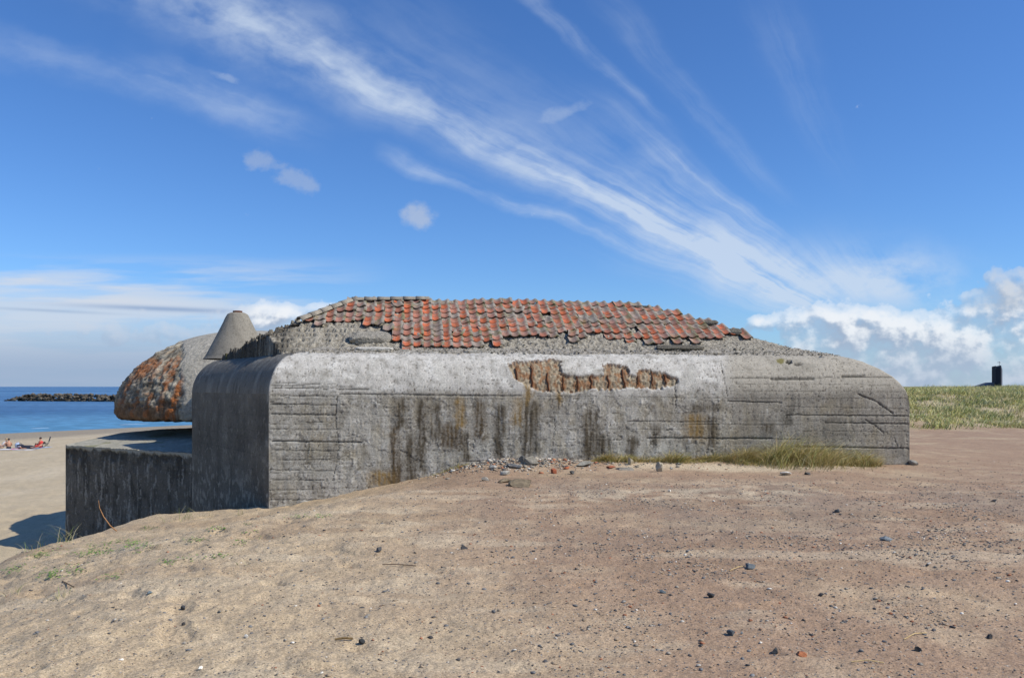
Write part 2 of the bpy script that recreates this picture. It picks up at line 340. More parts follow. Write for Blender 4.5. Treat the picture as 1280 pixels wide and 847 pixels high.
def concrete_front(px, py, u, a, n):
    """albedo (n,3) and outward relief for the front wall and its shoulder; a = height coordinate, px/py only name surface spots"""
    wx = fbm(u*1.3, a*1.3, 4, 201); w2 = fbm(u*5, a*5, 4, 203); w3 = fbm(u*16, a*16, 3, 205)
    vs = fbm(u*6, a*.55, 4, 207); vs2 = fbm(u*17, a*1.2, 3, 209)
    C = np.ones(px.shape+(3,))*np.array([.335, .32, .29])
    right = ss(895, 925, px+6*w2)
    up = ss(500, 484, py+5*wx)                       # pale upper band
    C = mixc(C, up*(1-right)*(.85+.25*w2), (.52, .51, .495))
    C = mixc(C, up*(1-right)*.55*ss(.0, .4, fbm(u*4.5, a*1.3, 4, 291)), (.34, .335, .32)); C = mixc(C, up*(1-right)*.5*ss(.1, .4, fbm(u*1.6, a*1.8, 4, 293)), (.40, .39, .365)); C = mixc(C, up*(1-right)*.6*ss(.15, .45, fbm(u*2.6, a*3.5, 4, 295)), (.66, .66, .65))
    C = mixc(C, up*right*.75, (.39, .365, .32))
    C = mixc(C, (1-up)*right*.6, (.27, .25, .222))
    C = mixc(C, (1-right)*(1-up)*.55*ss(-.1, .35, vs), (.45, .44, .415))
    C = mixc(C, (1-up)*.55*ss(.15, .55, vs2*.5+vs*.25+.3*w2), (.52, .51, .48))
    C = mixc(C, (1-up)*.55*ss(.10, .55, fbm(u*4.5, a*1.1, 4, 217)+.25*w2-.1*right), (.14, .13, .112))
    C = mixc(C, .45*ss(.1, .6, fbm(u*.7, a*1.1, 4, 219)), (.19, .18, .155))
    C = mixc(C, (1-right)*.55*ss(.22, .5, w2+.2*w3), (.52, .515, .50))
    C = mixc(C, .45*ss(.2, .55, -w2+.3*w3), (.17, .155, .13))
    ve = fbm(u*3.6+wx*1.2, a*2.6+w2*.3, 4, 261); vein = ss(.055, .0, np.abs(ve)); veind = ss(.05, .0, np.abs(ve-.075)); vk = ss(-.25, .2, wx)*(1-.55*up)*(1-.6*right)
    C = mixc(C, .65*vein*vk, (.60, .59, .56)); C = mixc(C, .6*veind*vk, (.09, .08, .065))  # pale veins, each with a painted dark shadow line beside it
    pz_ = ss(.0, .45, fbm(u*.8, a*1.1, 3, 271)); pit = ss(.52-.14*pz_, .62-.14*pz_, fbm(u*19, a*22, 2, 263)); C = mixc(C, .75*pit, (.07, .06, .05))
    plate = fbm(u*1.1, a*1.7, 4, 275); pe = ss(.02, .06, plate)*(1-right)*(1-up); C = mixc(C, .30*pe, (.50, .49, .46)); pr_ = ss(.035, .0, np.abs(plate-.03))*(1-right)*(1-up)*ss(-.2, .2, w2+.1); C = mixc(C, .7*pr_, (.085, .075, .06))
    pt2 = ss(.12, .4, fbm(u*.9+7, a*.6, 3, 277)); C = mixc(C, .40*pt2*(1-up), (.16, .14, .11)); C = mixc(C, .35*ss(.1, .45, fbm(u*1.4+3, a*1.0, 4, 281))*(1-up), (.30, .255, .175)); C = mixc(C, .45*ss(.15, .42, fbm(u*2.2+3, a*1.3, 4, 283))*(1-right), (.56, .555, .53))
    C = mixc(C, .7*ss(.35, .55, w3-.2*up), (.09, .085, .078))
    low = ss(-.2, -1.2, a)*ss(470, 380, px); C = mixc(C, .4*low*ss(-.3, .4, vs2), (.44, .43, .41))
    C = mixc(C, .35*ss(.1, .5, fbm(u*3, a*1.4, 3, 231))*(1-up), (.27, .235, .165))
    hx = px+5*wx+2*w2
    for x, y0, y1, w, k in DR:
        m = ss(1.3, .35, np.abs(px+5*w2+3*wx-x)/(w*1.45)*(1+.5*w3))*ss(y0-5, y0+5, py+4*w2)*ss(y1+7, y1-5, py+6*w3+4*w2)
        m = m*(.50+.50*ss(-.25, .25, vs2+w3*.5))
        C = mixc(C, .9*m, {'b': (.075, .048, .02), 'o': (.25, .165, .06), 'd': (.062, .048, .03), 'k': (.025, .022, .018)}[k])
    disp = (.009*w2+.005*w3)*(.35+.9*ss(-.3, .3, fbm(u*.9, a*.9, 3, 279)))*(1-.4*right)*.6+.012*wx+.008*vs*(1-up)+.006*vein*vk-.006*veind*vk-.010*pit+.006*pe-.005*pr_
    disp = disp+.006*ss(.15, .45, vs2*.6+w2*.5)*(1-up)*(1-right)*ss(336, 430, px)
    # form-board steps
    st = np.floor((a+10)/.165+.08*wx); disp = disp+.007*(_h(st.astype(np.int64), st.astype(np.int64)*0, 5) % 1000/1000.-.5)*(right*.8+.4*ss(470, 400, px)+.25)
    fr = ((a+10)/.165+.08*wx) % 1; seam = np.exp(-((fr-.5)/.06)**2)*0+ss(.07, .0, np.minimum(fr, 1-fr))
    C = mixc(C, .55*seam*ss(-.1, .3, w2)*(.35+.65*np.maximum(right, ss(480, 400, px))), (.10, .095, .085)); disp = disp-.004*seam
    for x0, y0, x1, y1, s_ in HL:
        d = seg_d(px, py+.9*w2+.6*w3, [(x0, y0), (x1, y1)]); m = ss(1.0*s_+.25, .15, d)*ss(-.55, .1, w3+.4*(s_-.4)+.25)
        C = mixc(C, .85*m*min(1, s_+.15), (.045, .042, .036)); disp = disp-.02*s_*m
        C = mixc(C, .4*ss(1.1, .2, np.abs(seg_d(px, py+2.2+.9*w2, [(x0, y0), (x1, y1)])))*s_*ss(0, .4, w3), (.52, .50, .47))
    for pts, s_ in CR:
        d = seg_d(px+1.8*w3, py+1.8*w2, pts); m = ss(1.1*s_, .2, d); C = mixc(C, .9*m, (.04, .037, .033)); disp = disp-.025*s_*m
    # spalled cavity with rusty bars
    sd = polysd(px+3.5*w3+1.5*w2+5*wx, py+2.4*w3+1.2*w2+4*wx-1, CAV); m = ss(-.4, .8, sd)
    rc = np.ones_like(C)*np.array([.29, .24, .175]); rc = mixc(rc, ss(-.1, .4, w3+.4*w2), (.40, .35, .27)); rc = mixc(rc, .8*ss(.15, .5, -w3), (.11, .09, .065))
    for k in (152, 215, 278, 342, 400, 455, 525, 588, 648, 708, 758):
        bx = 600+k/3.257; rc = mixc(rc, .75*ss(5.0, 1.0, np.abs(px-bx+2*w2))*ss(-.35, .3, w3+.1), (.19, .085, .035))
    rc = mixc(rc, .7*ss(-.05, .35, fbm(u*9, a*5, 3, 251)), (.26, .115, .045))
    C = C*(1-m[..., None])+rc*m[..., None]; disp = disp-.045*m+.025*m*w3+.02*m*w2
    C = mixc(C, .8*ss(1.2, .2, np.abs(sd+.3))*ss(480, 455, py), (.10, .06, .04))
    # hole and moss
    d = np.hypot((px-986)/4, (py-452)/2.4)+.5*w3; m = ss(1.1, .7, d); C = mixc(C, m, (.03, .028, .022)); disp = disp-.10*m
    d = np.hypot((px-997)/7, (py-455)/2)+.6*w3; m = ss(1.1, .5, d); C = mixc(C, .8*m, (.05, .045, .04)); disp = disp-.03*m
    C = mixc(C, .9*ss(1.1, .6, np.hypot((px-976)/5.5, (py-451)/4)+.4*w3), (.17, .15, .045))
    C = C*(1+.10*w3+.12*w2)[..., None]
    return C, disp
# front sheet: wall rows + roof rows
tU = np.concatenate([[0, .003, .008, .016, .03, .05, .075, .1, .13, .16], np.arange(.18, Lw-.2, .0178), Lw-np.array([.2, .185, .17, .155, .14, .125, .11, .095, .08, .065, .05, .038, .027, .018, .01, .005, 0])])/Lw
wr = np.concatenate([[0, .18], np.linspace(.36, 1, 172)])        # wall rows
th = np.linspace(0, 1, 46)[1:]; vr = SR_*(1-np.cos(th*math.pi/2)); vr = np.concatenate([vr, np.linspace(SR_, 2.2, 55)[1:], np.linspace(2.2, Bl[1], 36)[1:], Bl[1]+np.array([.05, .12, .25, .5, .9, 1.5]), np.linspace(Bl[1]+2, 11.5, 12)])
ucol = tU*Lw
ztw = np.minimum(zs, fright(Lw-ucol)-.0)
ztw = roofz(ucol, np.zeros_like(ucol))
Uw = np.broadcast_to(ucol, (len(wr), len(ucol))); Zw = Z0+(ztw[None]-Z0)*wr[:, None]; Vw = np.zeros_like(Uw)
Vr = np.broadcast_to(vr[:, None], (len(vr), len(ucol))); ul = ulf(Vr); Ur = ul+tU[None]*(Lw-ul); Zr = roofz(Ur, Vr)
Pu = np.concatenate([Uw, Ur]); Pv = np.concatenate([Vw, Vr]); Pz = np.concatenate([Zw, Zr])
P = np.stack([Pu, Pv, Pz], -1); Nn = gnormals(P)
arc = np.concatenate([Zw, zs+np.broadcast_to(np.cumsum(np.hypot(np.diff(vr, prepend=0), np.diff(edge(vr), prepend=zs)))[:, None], Ur.shape)])
px, py = lproj(Pu, Pv, Pz)
C, disp = concrete_front(px, py, Pu, arc, 0)
d2 = d23(Pu, Pv)
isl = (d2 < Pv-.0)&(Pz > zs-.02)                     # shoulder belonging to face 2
sC = np.ones_like(C)*np.array([.15, .145, .135]); q2 = fbm(Pu*3, Pv*3, 4, 301); sC = mixc(sC, ss(-.1, .5, q2), (.22, .215, .20)); sC = mixc(sC, ss(.2, .5, fbm(Pu*9, Pv*9, 3, 305)), (.10, .098, .09))  # kept dark to match face 2, shade included in the albedo
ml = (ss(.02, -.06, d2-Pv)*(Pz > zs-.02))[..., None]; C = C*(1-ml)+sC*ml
disp = disp*(1-.4*ml[..., 0])
# roof slab behind the shoulder: rough
rr = ss(SR_, SR_+.25, np.minimum(Pv, d2))
gr = fbm(Pu*14, Pv*14, 3, 311); lm_ = ss(.35, .7, np.minimum(Pv, d2))*(Pz > zs); disp = disp+lm_*(.022*fbm(Pu*3.5, Pv*5, 4, 319)-.03*ss(.2, .45, fbm(Pu*2.2, Pv*4, 3, 321)))+rr*.03*fbm(Pu*4, Pv*4, 4, 313)+rr*.012*gr
rC = np.ones_like(C)*np.array([.235, .22, .195]); rC = mixc(rC, ss(-.2, .4, gr), (.36, .34, .31)); rC = mixc(rC, ss(.1, .5, -gr), (.10, .095, .085))
mr_ = (rr*ss(880, 960, px)*.5+rr*(1-ss(880, 960, px))*.9)[..., None]; C = C*(1-mr_)+rC*mr_
# edge chipping at the front corner and fade of relief on boundary columns
chip = ss(.12, 0, Pu)*ss(-.2, .5, fbm(arc*3, Pu*0+3, 3, 317)); P = P-Nn*0
fade = np.minimum(1, np.minimum(ucol, Lw-ucol)/.03)[None]; disp = disp*fade
P = P+Nn*disp[..., None]
if (Nn[60, 300, 1] > 0): P = P-2*Nn*disp[..., None]
P[..., 2] -= Z0
body = [(P, C)]
# face 2 (left front, shade put into its darker albedo), back-left and end walls as sheets
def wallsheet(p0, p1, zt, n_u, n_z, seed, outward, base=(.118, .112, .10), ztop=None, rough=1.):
    t = np.linspace(0, 1, n_u); s = np.linspace(0, 1, n_z); T, S_ = np.meshgrid(t, s); Ln = math.hypot(p1[0]-p0[0], p1[1]-p0[1])
    X = p0[0]+(p1[0]-p0[0])*T; Y = p0[1]+(p1[1]-p0[1])*T
    ztp = zt if ztop is None else ztop(X, Y)
    Z = Z0+(ztp-Z0)*S_; A = T*Ln+seed
    w1 = fbm(A*1.2, Z*1.2, 4, seed); w2 = fbm(A*5, Z*5, 4, seed+3); w3 = fbm(A*15, Z*15, 3, seed+5); vs = fbm(A*4.5, Z*.5, 4, seed+7); vs2 = fbm(A*12, Z*1.3, 3, seed+9)
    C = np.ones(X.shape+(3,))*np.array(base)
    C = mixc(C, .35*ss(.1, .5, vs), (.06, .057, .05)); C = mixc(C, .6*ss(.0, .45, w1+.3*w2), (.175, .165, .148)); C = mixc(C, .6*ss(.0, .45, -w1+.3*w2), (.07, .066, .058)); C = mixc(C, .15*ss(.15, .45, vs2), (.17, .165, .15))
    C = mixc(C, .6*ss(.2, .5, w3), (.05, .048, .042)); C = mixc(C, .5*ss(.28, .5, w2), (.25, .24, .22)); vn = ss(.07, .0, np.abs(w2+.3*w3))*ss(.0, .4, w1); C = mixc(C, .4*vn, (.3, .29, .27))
    disp = (.015*w1+.010*w2+.006*w3)*rough
    fr = ((Z+10)/.165) % 1; seam = ss(.07, 0, np.minimum(fr, 1-fr)); C = mixc(C, .45*seam*ss(-.3, .2, w2), (.05, .048, .042))
    disp = disp*np.minimum(1, np.minimum(T, 1-T)*Ln/.05)
    Pn = np.stack([X+outward[0]*disp, Y+outward[1]*disp, Z-Z0], -1); return Pn, C, A, (w1, w2, w3, vs, vs2)
on2 = -n2v
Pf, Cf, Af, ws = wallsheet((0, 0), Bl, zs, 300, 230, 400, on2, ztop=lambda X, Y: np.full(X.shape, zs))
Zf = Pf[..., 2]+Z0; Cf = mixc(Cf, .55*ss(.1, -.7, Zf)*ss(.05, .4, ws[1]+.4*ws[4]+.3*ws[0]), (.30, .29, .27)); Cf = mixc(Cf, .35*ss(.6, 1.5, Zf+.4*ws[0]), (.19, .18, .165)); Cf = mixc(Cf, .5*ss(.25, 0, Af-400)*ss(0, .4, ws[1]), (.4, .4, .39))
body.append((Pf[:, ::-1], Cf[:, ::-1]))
Gl = np.array([w2l(np.array([-11.0, 30.5, 0]))[0], w2l(np.array([-11.0, 30.5, 0]))[1]])
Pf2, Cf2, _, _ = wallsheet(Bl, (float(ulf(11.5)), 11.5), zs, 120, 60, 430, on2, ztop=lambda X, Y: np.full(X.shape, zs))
body.append((Pf2[:, ::-1], Cf2[:, ::-1]))
Pe, Ce, _, _ = wallsheet((Lw, 0), (Lw, 11.5), zs, 200, 80, 460, (1, 0), base=(.25, .24, .22), ztop=lambda X, Y: roofz(X, Y)); body.append((Pe, Ce))
Pb, Cb, _, _ = wallsheet((Lw, 11.5), (float(ulf(11.5)), 11.5), zs, 200, 60, 470, (0, 1), base=(.25, .24, .22), ztop=lambda X, Y: roofz(X, Y)); body.append((Pb, Cb))
Vs = []; Fs = []; Cs = []; o = 0
for p_, c_ in body:
    nr, nc = p_.shape[:2]; Vs.append(p_.reshape(-1, 3)); Cs.append(c_.reshape(-1, 3)); Fs.append(grid_faces(nr, nc, o)); o += nr*nc
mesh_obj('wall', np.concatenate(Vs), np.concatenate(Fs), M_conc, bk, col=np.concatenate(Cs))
# iron reinforcement bars in the cavity
def tube(pts, r, n=6):
    pts = np.asarray(pts, float); V = []; 
    for i, p in enumerate(pts):
        d = pts[min(i+1, len(pts)-1)]-pts[max(i-1, 0)]; d /= np.linalg.norm(d)+1e-9
        a = np.cross(d, [0.3, .5, .8]); a /= np.linalg.norm(a); b_ = np.cross(d, a); rr_ = r if np.isscalar(r) else r[i]
        for k in range(n): t = 2*math.pi*k/n; V.append(p+rr_*(math.cos(t)*a+math.sin(t)*b_))
    Fc = []
    for i in range(len(pts)-1):
        for k in range(n): Fc.append([i*n+k, i*n+(k+1) % n, (i+1)*n+(k+1) % n, (i+1)*n+k])
    return np.array(V), np.array(Fc)
def px2u(px_):   # wall-plane u under a photo column
    a_ = (px_-HX)/F; t = (a_*LA[1]-LA[0])/(U[0]-a_*U[1]); return t
def pz(py_, u, v=0): return H+(HY-py_)/F*(LA[1]+u*U[1]+v*Vv[1])
for k, (y0, y1) in zip((152, 215, 278, 342, 400, 455, 525, 588, 648, 708, 758), [(320, 372), (315, 402), (345, 418), (360, 415), (352, 412), (358, 408), (355, 405), (330, 404), (340, 392), (335, 398), (350, 390)]):
    u0 = px2u(600+k/3.257); pts = []
    for t in np.linspace(0, 1, 6):
        z = pz(360+(y0*(1-t)+y1*t)/3.257, u0); vv = .03+.028*rng.normal()*.3+max(0, z-zs)*.25*max(0, z-zs)*2
        if z > zs: qv = (z-zs)/SH; vv = SR_*(1-(1-min(qv, .999)**1.85)**(1/1.85))+.03
        pts.append((u0+.012*rng.normal(), vv, z-Z0))
    V, Fc = tube(pts, .012+.006*rng.random(), 7); mesh_obj('reinforcement_bar', V, Fc, M_rust, bk)

# ------------------------------------------------------------------ roof mound and tiles
PT = .56
def tilez(v): return 2.50+(v-1.30)*PT
# hip planes fitted through roof points
def onplane(px_, py_):   # point of the tile plane seen at a photo position -> local u,v,z
    lo, hi = -1., 12.
    for _ in range(50):
        v = (lo+hi)/2; a_ = (px_-HX)/F
        # column u for that v
        u = (a_*(LA[1]+v*Vv[1])-(LA[0]+v*Vv[0]))/(U[0]-a_*U[1]); yy = LA[1]+u*U[1]+v*Vv[1]
        pyv = HY-F*(tilez(v)-H)/yy
        if pyv > py_: lo = v
        else: hi = v
    return u, v, tilez(v)
rl = onplane(440, 376); rr2 = onplane(815, 384); VR = 3.72
ZRDG = tilez(VR)
hl = [onplane(440, 377), onplane(372, 403)]; hr = [onplane(815, 385), onplane(905, 409)]
def hipu(h, v): (u0, v0, _), (u1, v1, _) = h; return u0+(u1-u0)*(v-v0)/(v1-v0)
def bedz(u, v):
    zf = tilez(v)-.06
    sl = PT*.62
    dl = (u-hipu(hl, v)); dr = (hipu(hr, v)-u)
    ml_ = abs((hl[1][0]-hl[0][0])/(hl[1][1]-hl[0][1])); mr2 = abs((hr[1][0]-hr[0][0])/(hr[1][1]-hr[0][1]))
    z = np.minimum(zf, zf+dl*.44)
    z = np.minimum(z, zf+dr*.36)
    zr_ = 2*(ZRDG-.02)-zf; z = np.minimum(z, zr_); z = np.minimum(z, ZRDG-.05)
    return z
bu = np.arange(-3.6, Lw-.3, .025); bv = np.concatenate([np.arange(.62, 4.4, .025), np.arange(4.4, 7.6, .1)])
BU, BV = np.meshgrid(bu, bv)
n_a = fbm(BU*1.5, BV*1.5, 4, 501); n_b = fbm(BU*6, BV*6, 4, 503); n_c = fbm(BU*20, BV*20, 2, 505)
_am = 1-.6*ss(9.2, 10.4, BU)
BZ = bedz(BU, BV)+_am*(.045*n_a+.055*n_b+.022*n_c+.03*fbm(BU*11, BV*11, 3, 507))
lay = np.floor((BZ+.05*n_a)/.13)*.13; lm = _am**2*ss(.1, .5, n_a+.5*ss(480, 380, lproj(BU, BV, BZ)[0])-.1); BZ = BZ*(1-.5*lm)+lay*.5*lm
rz_ = roofz(BU, BV); inside = d23(BU, BV)
px, py = lproj(BU, BV, BZ)
# broken rim at the lower left: raised dark rubble lip
lip = ss(0., .5, hipu(hl, BV)-.1-BU); BZ = BZ+lip*(.02+.20*np.abs(n_b)+.12*n_a+.10*np.abs(fbm(BU*3, BV*3, 3, 509)))
BZ = np.where(np.minimum(BV, inside) < .62, -9, BZ)
BC = np.ones(BU.shape+(3,))*np.array([.31, .29, .25]); BC = mixc(BC, ss(-.1, .4, n_c+.4*n_b), (.43, .405, .355)); BC = mixc(BC, ss(.05, .45, -n_c-.4*n_b), (.17, .155, .135))
BC = mixc(BC, .8*ss(-.15, .15, n_a+.5*n_b)*ss(385, 345, px), (.055, .05, .042))
BC = mixc(BC, .5*ss(.1, .4, fbm(BU*3, BV*3, 3, 511))*ss(600, 900, px), (.30, .275, .24))
BC = mixc(BC, .7*ss(.25, .45, fbm(BU*4, BV*4, 3, 515))*ss(3.0, 3.6, BV), (.13, .12, .035))
keep = BZ > rz_-.05
BZ = np.where(keep, BZ, rz_-.06)
f = grid_faces(len(bv), len(bu)); kf = keep.ravel()[f].any(1)
mesh_obj('mortar_bed', np.stack([BU, BV, BZ-Z0], -1), f[kf], M_rough, bk, col=BC)
items = []; rn = np.random.default_rng(77)
for k in range(2600):
    if k < 520:
        v = rn.uniform(1.1, 3.6); u = float(hipu(hl, v))-.15-rn.uniform(0, 1)**1.3*1.9; s_ = rn.uniform(.03, .13); cl_ = np.array((.075, .068, .057))*rn.uniform(.6, 2.3)
    elif k < 2150: u = rn.uniform(0, Lw-1.3); v = .64+abs(rn.normal())*.50; s_ = .010*math.exp(abs(rn.normal())*.65); cl_ = np.array((.35, .325, .28))*rn.uniform(.5, 1.4)
    else: u = rn.uniform(10.0, 12.9); v = rn.uniform(.9, 3.2); s_ = .008*math.exp(abs(rn.normal())*.5); cl_ = np.array((.31, .285, .245))*rn.uniform(.5, 1.4)
    if float(d23(u, v)) < .62 or Lw-u < 1.0: continue
    zz_ = max(float(bedz(np.array(u), np.array(v))), float(roofz(np.array(u), np.array(v))))+.02
    if u < 1.2 and k >= 520 and v > 1.2: continue
    a_, f_ = rockshape(rn, (s_*1.3, s_, s_*.6), ICO1); th_ = rn.uniform(0, 6.28); R2 = np.array([[math.cos(th_), -math.sin(th_), 0], [math.sin(th_), math.cos(th_), 0], [0, 0, 1]])
    items.append((a_@R2.T+np.array([u, v, zz_-Z0]), f_, cl_))
tag(batch(items, 'rubble', M_rough, bk), kind='stuff')

# clay tiles, one surface
TB = [(360, 404), (372, 404), (400, 403), (440, 404), (453, 404), (456, 411), (490, 411), (492, 420), (499, 437), (545, 436), (560, 438), (600, 433), (622, 431), (640, 426), (700, 425), (740, 425), (790, 425), (800, 428), (818, 428), (821, 431), (880, 431), (884, 424), (927, 421), (960, 421)]
tbx = [p[0] for p in TB]; tby = [p[1] for p in TB]
tw, te = .228, .265
V = []; Fc = []; Cc = []; o = 0
nA, nL = 11, 4
for r in range(0, 12):
    for k in range(-6, 62):
        u0 = -1.2+k*tw; v0 = .95+r*te*math.cos(math.atan(PT))
        cu, cv = u0+tw*.5, v0+.10
        if cv > VR+.02: continue
        if cu < hipu(hl, cv)-.05 or cu > hipu(hr, cv)+.15: continue
        qx, qy = lproj(np.array(cu), np.array(v0), np.array(tilez(v0)))
        if qy > np.interp(float(qx), tbx, tby)+.8+1.5*rng.normal(): continue
        low = float(qy) > np.interp(float(qx), tbx, tby)-5
        sag = .035*float(fbm(np.array(cu*.5), np.array(cv*.9), 3, 601))
        jx, jz, rot = rng.normal()*.010, rng.normal()*.009, rng.normal()*.03
        if rng.random() < .05: rot += rng.normal()*.12; jz += .02
        if rng.random() < (.16 if low else .012): continue
        cut = rng.uniform(.03, .12) if rng.random() < .10 else 0.
        wA = np.linspace(-.012, tw+.018, nA); s_ = wA/tw
        prof = -.028*np.sin(np.clip(s_/.70, 0, 1)*math.pi)+.022*np.sin(np.clip((s_-.70)/.34, 0, 1)*math.pi)
        ln = np.array([-.02+cut, .12+cut*.3, .25, .345])
        TA, TL = np.meshgrid(wA, ln); PR = np.broadcast_to(prof, TA.shape)
        tilt = .034*(1-TL/.35)
        sl = math.hypot(1, PT); dv, dz = 1/sl, PT/sl
        uu = u0+jx+TA+rot*TL; vv = v0+dv*TL-(PR+tilt)*dz*0; zz = tilez(v0)+dz*TL+(PR+tilt)*.95+sag+jz+.012*np.sin(cu*1.3)
        ora = rng.random(); edge_f = float(fbm(np.array(cu*.8), np.array(cv*1.2), 3, 607))
        hue = rng.random(); orange = np.array([.50, .125, .05]) if hue < .42 else (np.array([.40, .15, .09]) if hue < .75 else np.array([.36, .17, .12]))
        amt = np.clip(.42+.65*ora+1.0*edge_f+.22*(float(qx) < 690), .05, .95)
        if hue > .89: amt *= .3
        pan = ss(-.03, .06, s_)*ss(.82, .68, s_)
        ou = np.broadcast_to(pan, TA.shape)*ss(.36, .20, TL+.12*rng.random()-.04)*amt
        nn = fbm(uu*14, vv*14, 2, 611); grey = np.ones(TA.shape+(3,))*np.array([.27, .235, .185])*(1+.5*nn+.18*rng.normal()*.5)[..., None]
        grey = mixc(grey, .7*ss(.05, .4, fbm(uu*5, vv*5, 2, 613)+.15*edge_f), (.16, .15, .055))
        cc = mixc(grey, ou*ss(-.75, -.3, nn), orange*(.75+.5*rng.random()))
        top = np.stack([uu, vv, zz-Z0], -1).reshape(-1, 3)
        lowe = np.stack([uu[0], vv[0]+.006, zz[0]-.020-Z0], -1); inn = np.stack([uu[0], vv[0]+.14, zz[0]-.012-Z0], -1)
        V.append(np.concatenate([top, lowe, inn])); Cc.append(np.concatenate([cc.reshape(-1, 3), cc[0]*.75, cc[0]*.4]))
        Fc.append(grid_faces(nL, nA, o))
        a_ = np.arange(nA-1)+o; lb = o+nL*nA
        Fc.append(np.stack([np.arange(nA-1)+lb, np.arange(nA-1)+lb+1, a_+1, a_], -1)); Fc.append(np.stack([np.arange(nA-1)+lb+nA, np.arange(nA-1)+lb+nA+1, np.arange(nA-1)+lb+1, np.arange(nA-1)+lb], -1))
        o += nL*nA+2*nA
mesh_obj('tile_roof', np.concatenate(V), np.concatenate(Fc), M_tile, bk, col=np.concatenate(Cc))
# half-round ridge and hip tiles on the left
def ridge_tile(p, q, r, seed):
    p = np.array(p); q = np.array(q); d = q-p; ln = np.linalg.norm(d); d /= ln; s_ = np.cross(d, [0, 0, 1]); s_ /= np.linalg.norm(s_); n_ = np.cross(s_, d)
    V = []; nk = 9; C = []
    for t, rr_ in ((-.02, r*1.10), (.5, r), (1.04, r*.92)):
        for k in range(nk):
            a_ = math.pi*(k/(nk-1)); w = p+d*ln*t+s_*math.cos(a_)*rr_+n_*(math.sin(a_)*rr_*.85-.02); V.append(w)
            g_ = .8+.4*rng.random(); C.append((.32*g_, .275*g_, .205*g_))
    for k in range(nk):
        a_ = math.pi*(k/(nk-1)); V.append(p+d*ln*-.02+s_*math.cos(a_)*r*.9+n_*(math.sin(a_)*r*.65-.02)); C.append((.12, .10, .07))
    Fc = [list(x) for x in grid_faces(3, nk)]+[[3*nk+k, 3*nk+k+1, k+1, k] for k in range(nk-1)]
    mesh_obj('ridge_tile', V, np.array(Fc), M_tile, bk, col=C)
h0 = np.array(onplane(374, 401)); h1 = np.array(onplane(438, 377)); hn = 5
for i in range(hn):
    a_ = h0+(h1-h0)*i/hn; b_ = h0+(h1-h0)*(i+1)/hn; ridge_tile((a_[0], a_[1], a_[2]+.03-Z0), (b_[0], b_[1], b_[2]+.03-Z0), .105, i)
r0 = np.array(onplane(440, 376)); r1_ = np.array(onplane(536, 374.8))
for i in range(6):
    a_ = r0+(r1_-r0)*i/6; b_ = r0+(r1_-r0)*(i+1)/6
    for c_ in (a_, b_): c_[1] = min(c_[1], VR+.1)
    za = min(a_[2], ZRDG+.02); zb_ = min(b_[2], ZRDG+.02)
    ridge_tile((a_[0], a_[1], za+.03-Z0), (b_[0], b_[1], zb_+.03-Z0), .10, i)
# loose slabs of cement under and beside the tiles
def slab(px_, py_, w, dpt, h, rz, rx, colr, name='broken_slab', back=0., seed=0):
    u, v, z = onplane(px_, py_); rn = np.random.default_rng(seed)
    v8, f8 = ICO3; v8 = v8.copy(); v8 = np.sign(v8)*np.abs(v8)**.55; v8 /= np.abs(v8).max(0)
    nz = fbm(v8[:, 0]*2.1+seed, v8[:, 1]*2.1+v8[:, 2], 3, seed); v8 = v8*(1+.16*nz)[:, None]*np.array([w/2, dpt/2, h/2])
    Rm = np.array(Matrix.Rotation(rz, 3, 'Z')@Matrix.Rotation(rx, 3, 'X')); v8 = v8@Rm.T+np.array([u, v+back, z-Z0])
    c = np.ones(v8.shape)*np.array(colr)*(1+.25*nz)[:, None]
    mesh_obj(name, v8, f8, M_rough, bk, col=c, smooth=False)
sl = math.atan(PT)
slab(463, 422, .95, .42, .20, .06, sl, (.30, .285, .255), seed=1)
slab(468, 436, .80, .30, .07, .03, .15, (.55, .54, .51), seed=2, back=-.08)
slab(530, 441, .70, .25, .06, -.1, .1, (.42, .41, .38), seed=3, back=-.1)
slab(555, 442, .5, .25, .06, .1, .1, (.36, .35, .32), seed=4, back=-.1)
slab(600, 440, .8, .25, .05, 0, .1, (.40, .39, .36), seed=5, back=-.1)
slab(850, 434, 1.15, .35, .07, 0, .25, (.13, .12, .10), seed=6)
slab(803, 383, .60, .35, .07, .1, .1, (.10, .095, .08), seed=7, back=.1)
slab(918, 414, .35, .30, .08, -.25, .45, (.15, .14, .12), seed=8)
slab(885, 403, .5, .3, .08, -.3, .3, (.14, .13, .11), seed=9)

# ------------------------------------------------------------------ gun platform (low block at the left)
Cw = at(82, 556, 25.3); Dw = at(246, 567, 21.9); ZB = float(Dw[2])
Cw[2] = ZB; Ew = at(150, 541, 28.3); Fw = np.array([-9.6, 31.5, ZB+.35])
def plz(x, y): return ZB+np.minimum(.30, .075*np.maximum(0, (x-Dw[0])*.53+(y-Dw[1])*.85))
def bilin(p00, p10, p11, p01, n, m_):
    s_, t_ = np.meshgrid(np.linspace(0, 1, n), np.linspace(0, 1, m_)); s_ = s_[..., None]; t_ = t_[..., None]
    return (1-s_)*(1-t_)*p00+s_*(1-t_)*p10+s_*t_*p11+(1-s_)*t_*p01
D2 = Dw+np.array([.8, -.35, 0])
blk = []
top = bilin(Cw, D2, Fw, Ew, 330, 200); X, Y = top[..., 0], top[..., 1]; top[..., 2] = plz(X, Y)
n1_ = fbm(X*1.5, Y*1.5, 4, 701); n2_ = fbm(X*7, Y*7, 3, 703); top[..., 2] += .012*n1_+.008*n2_
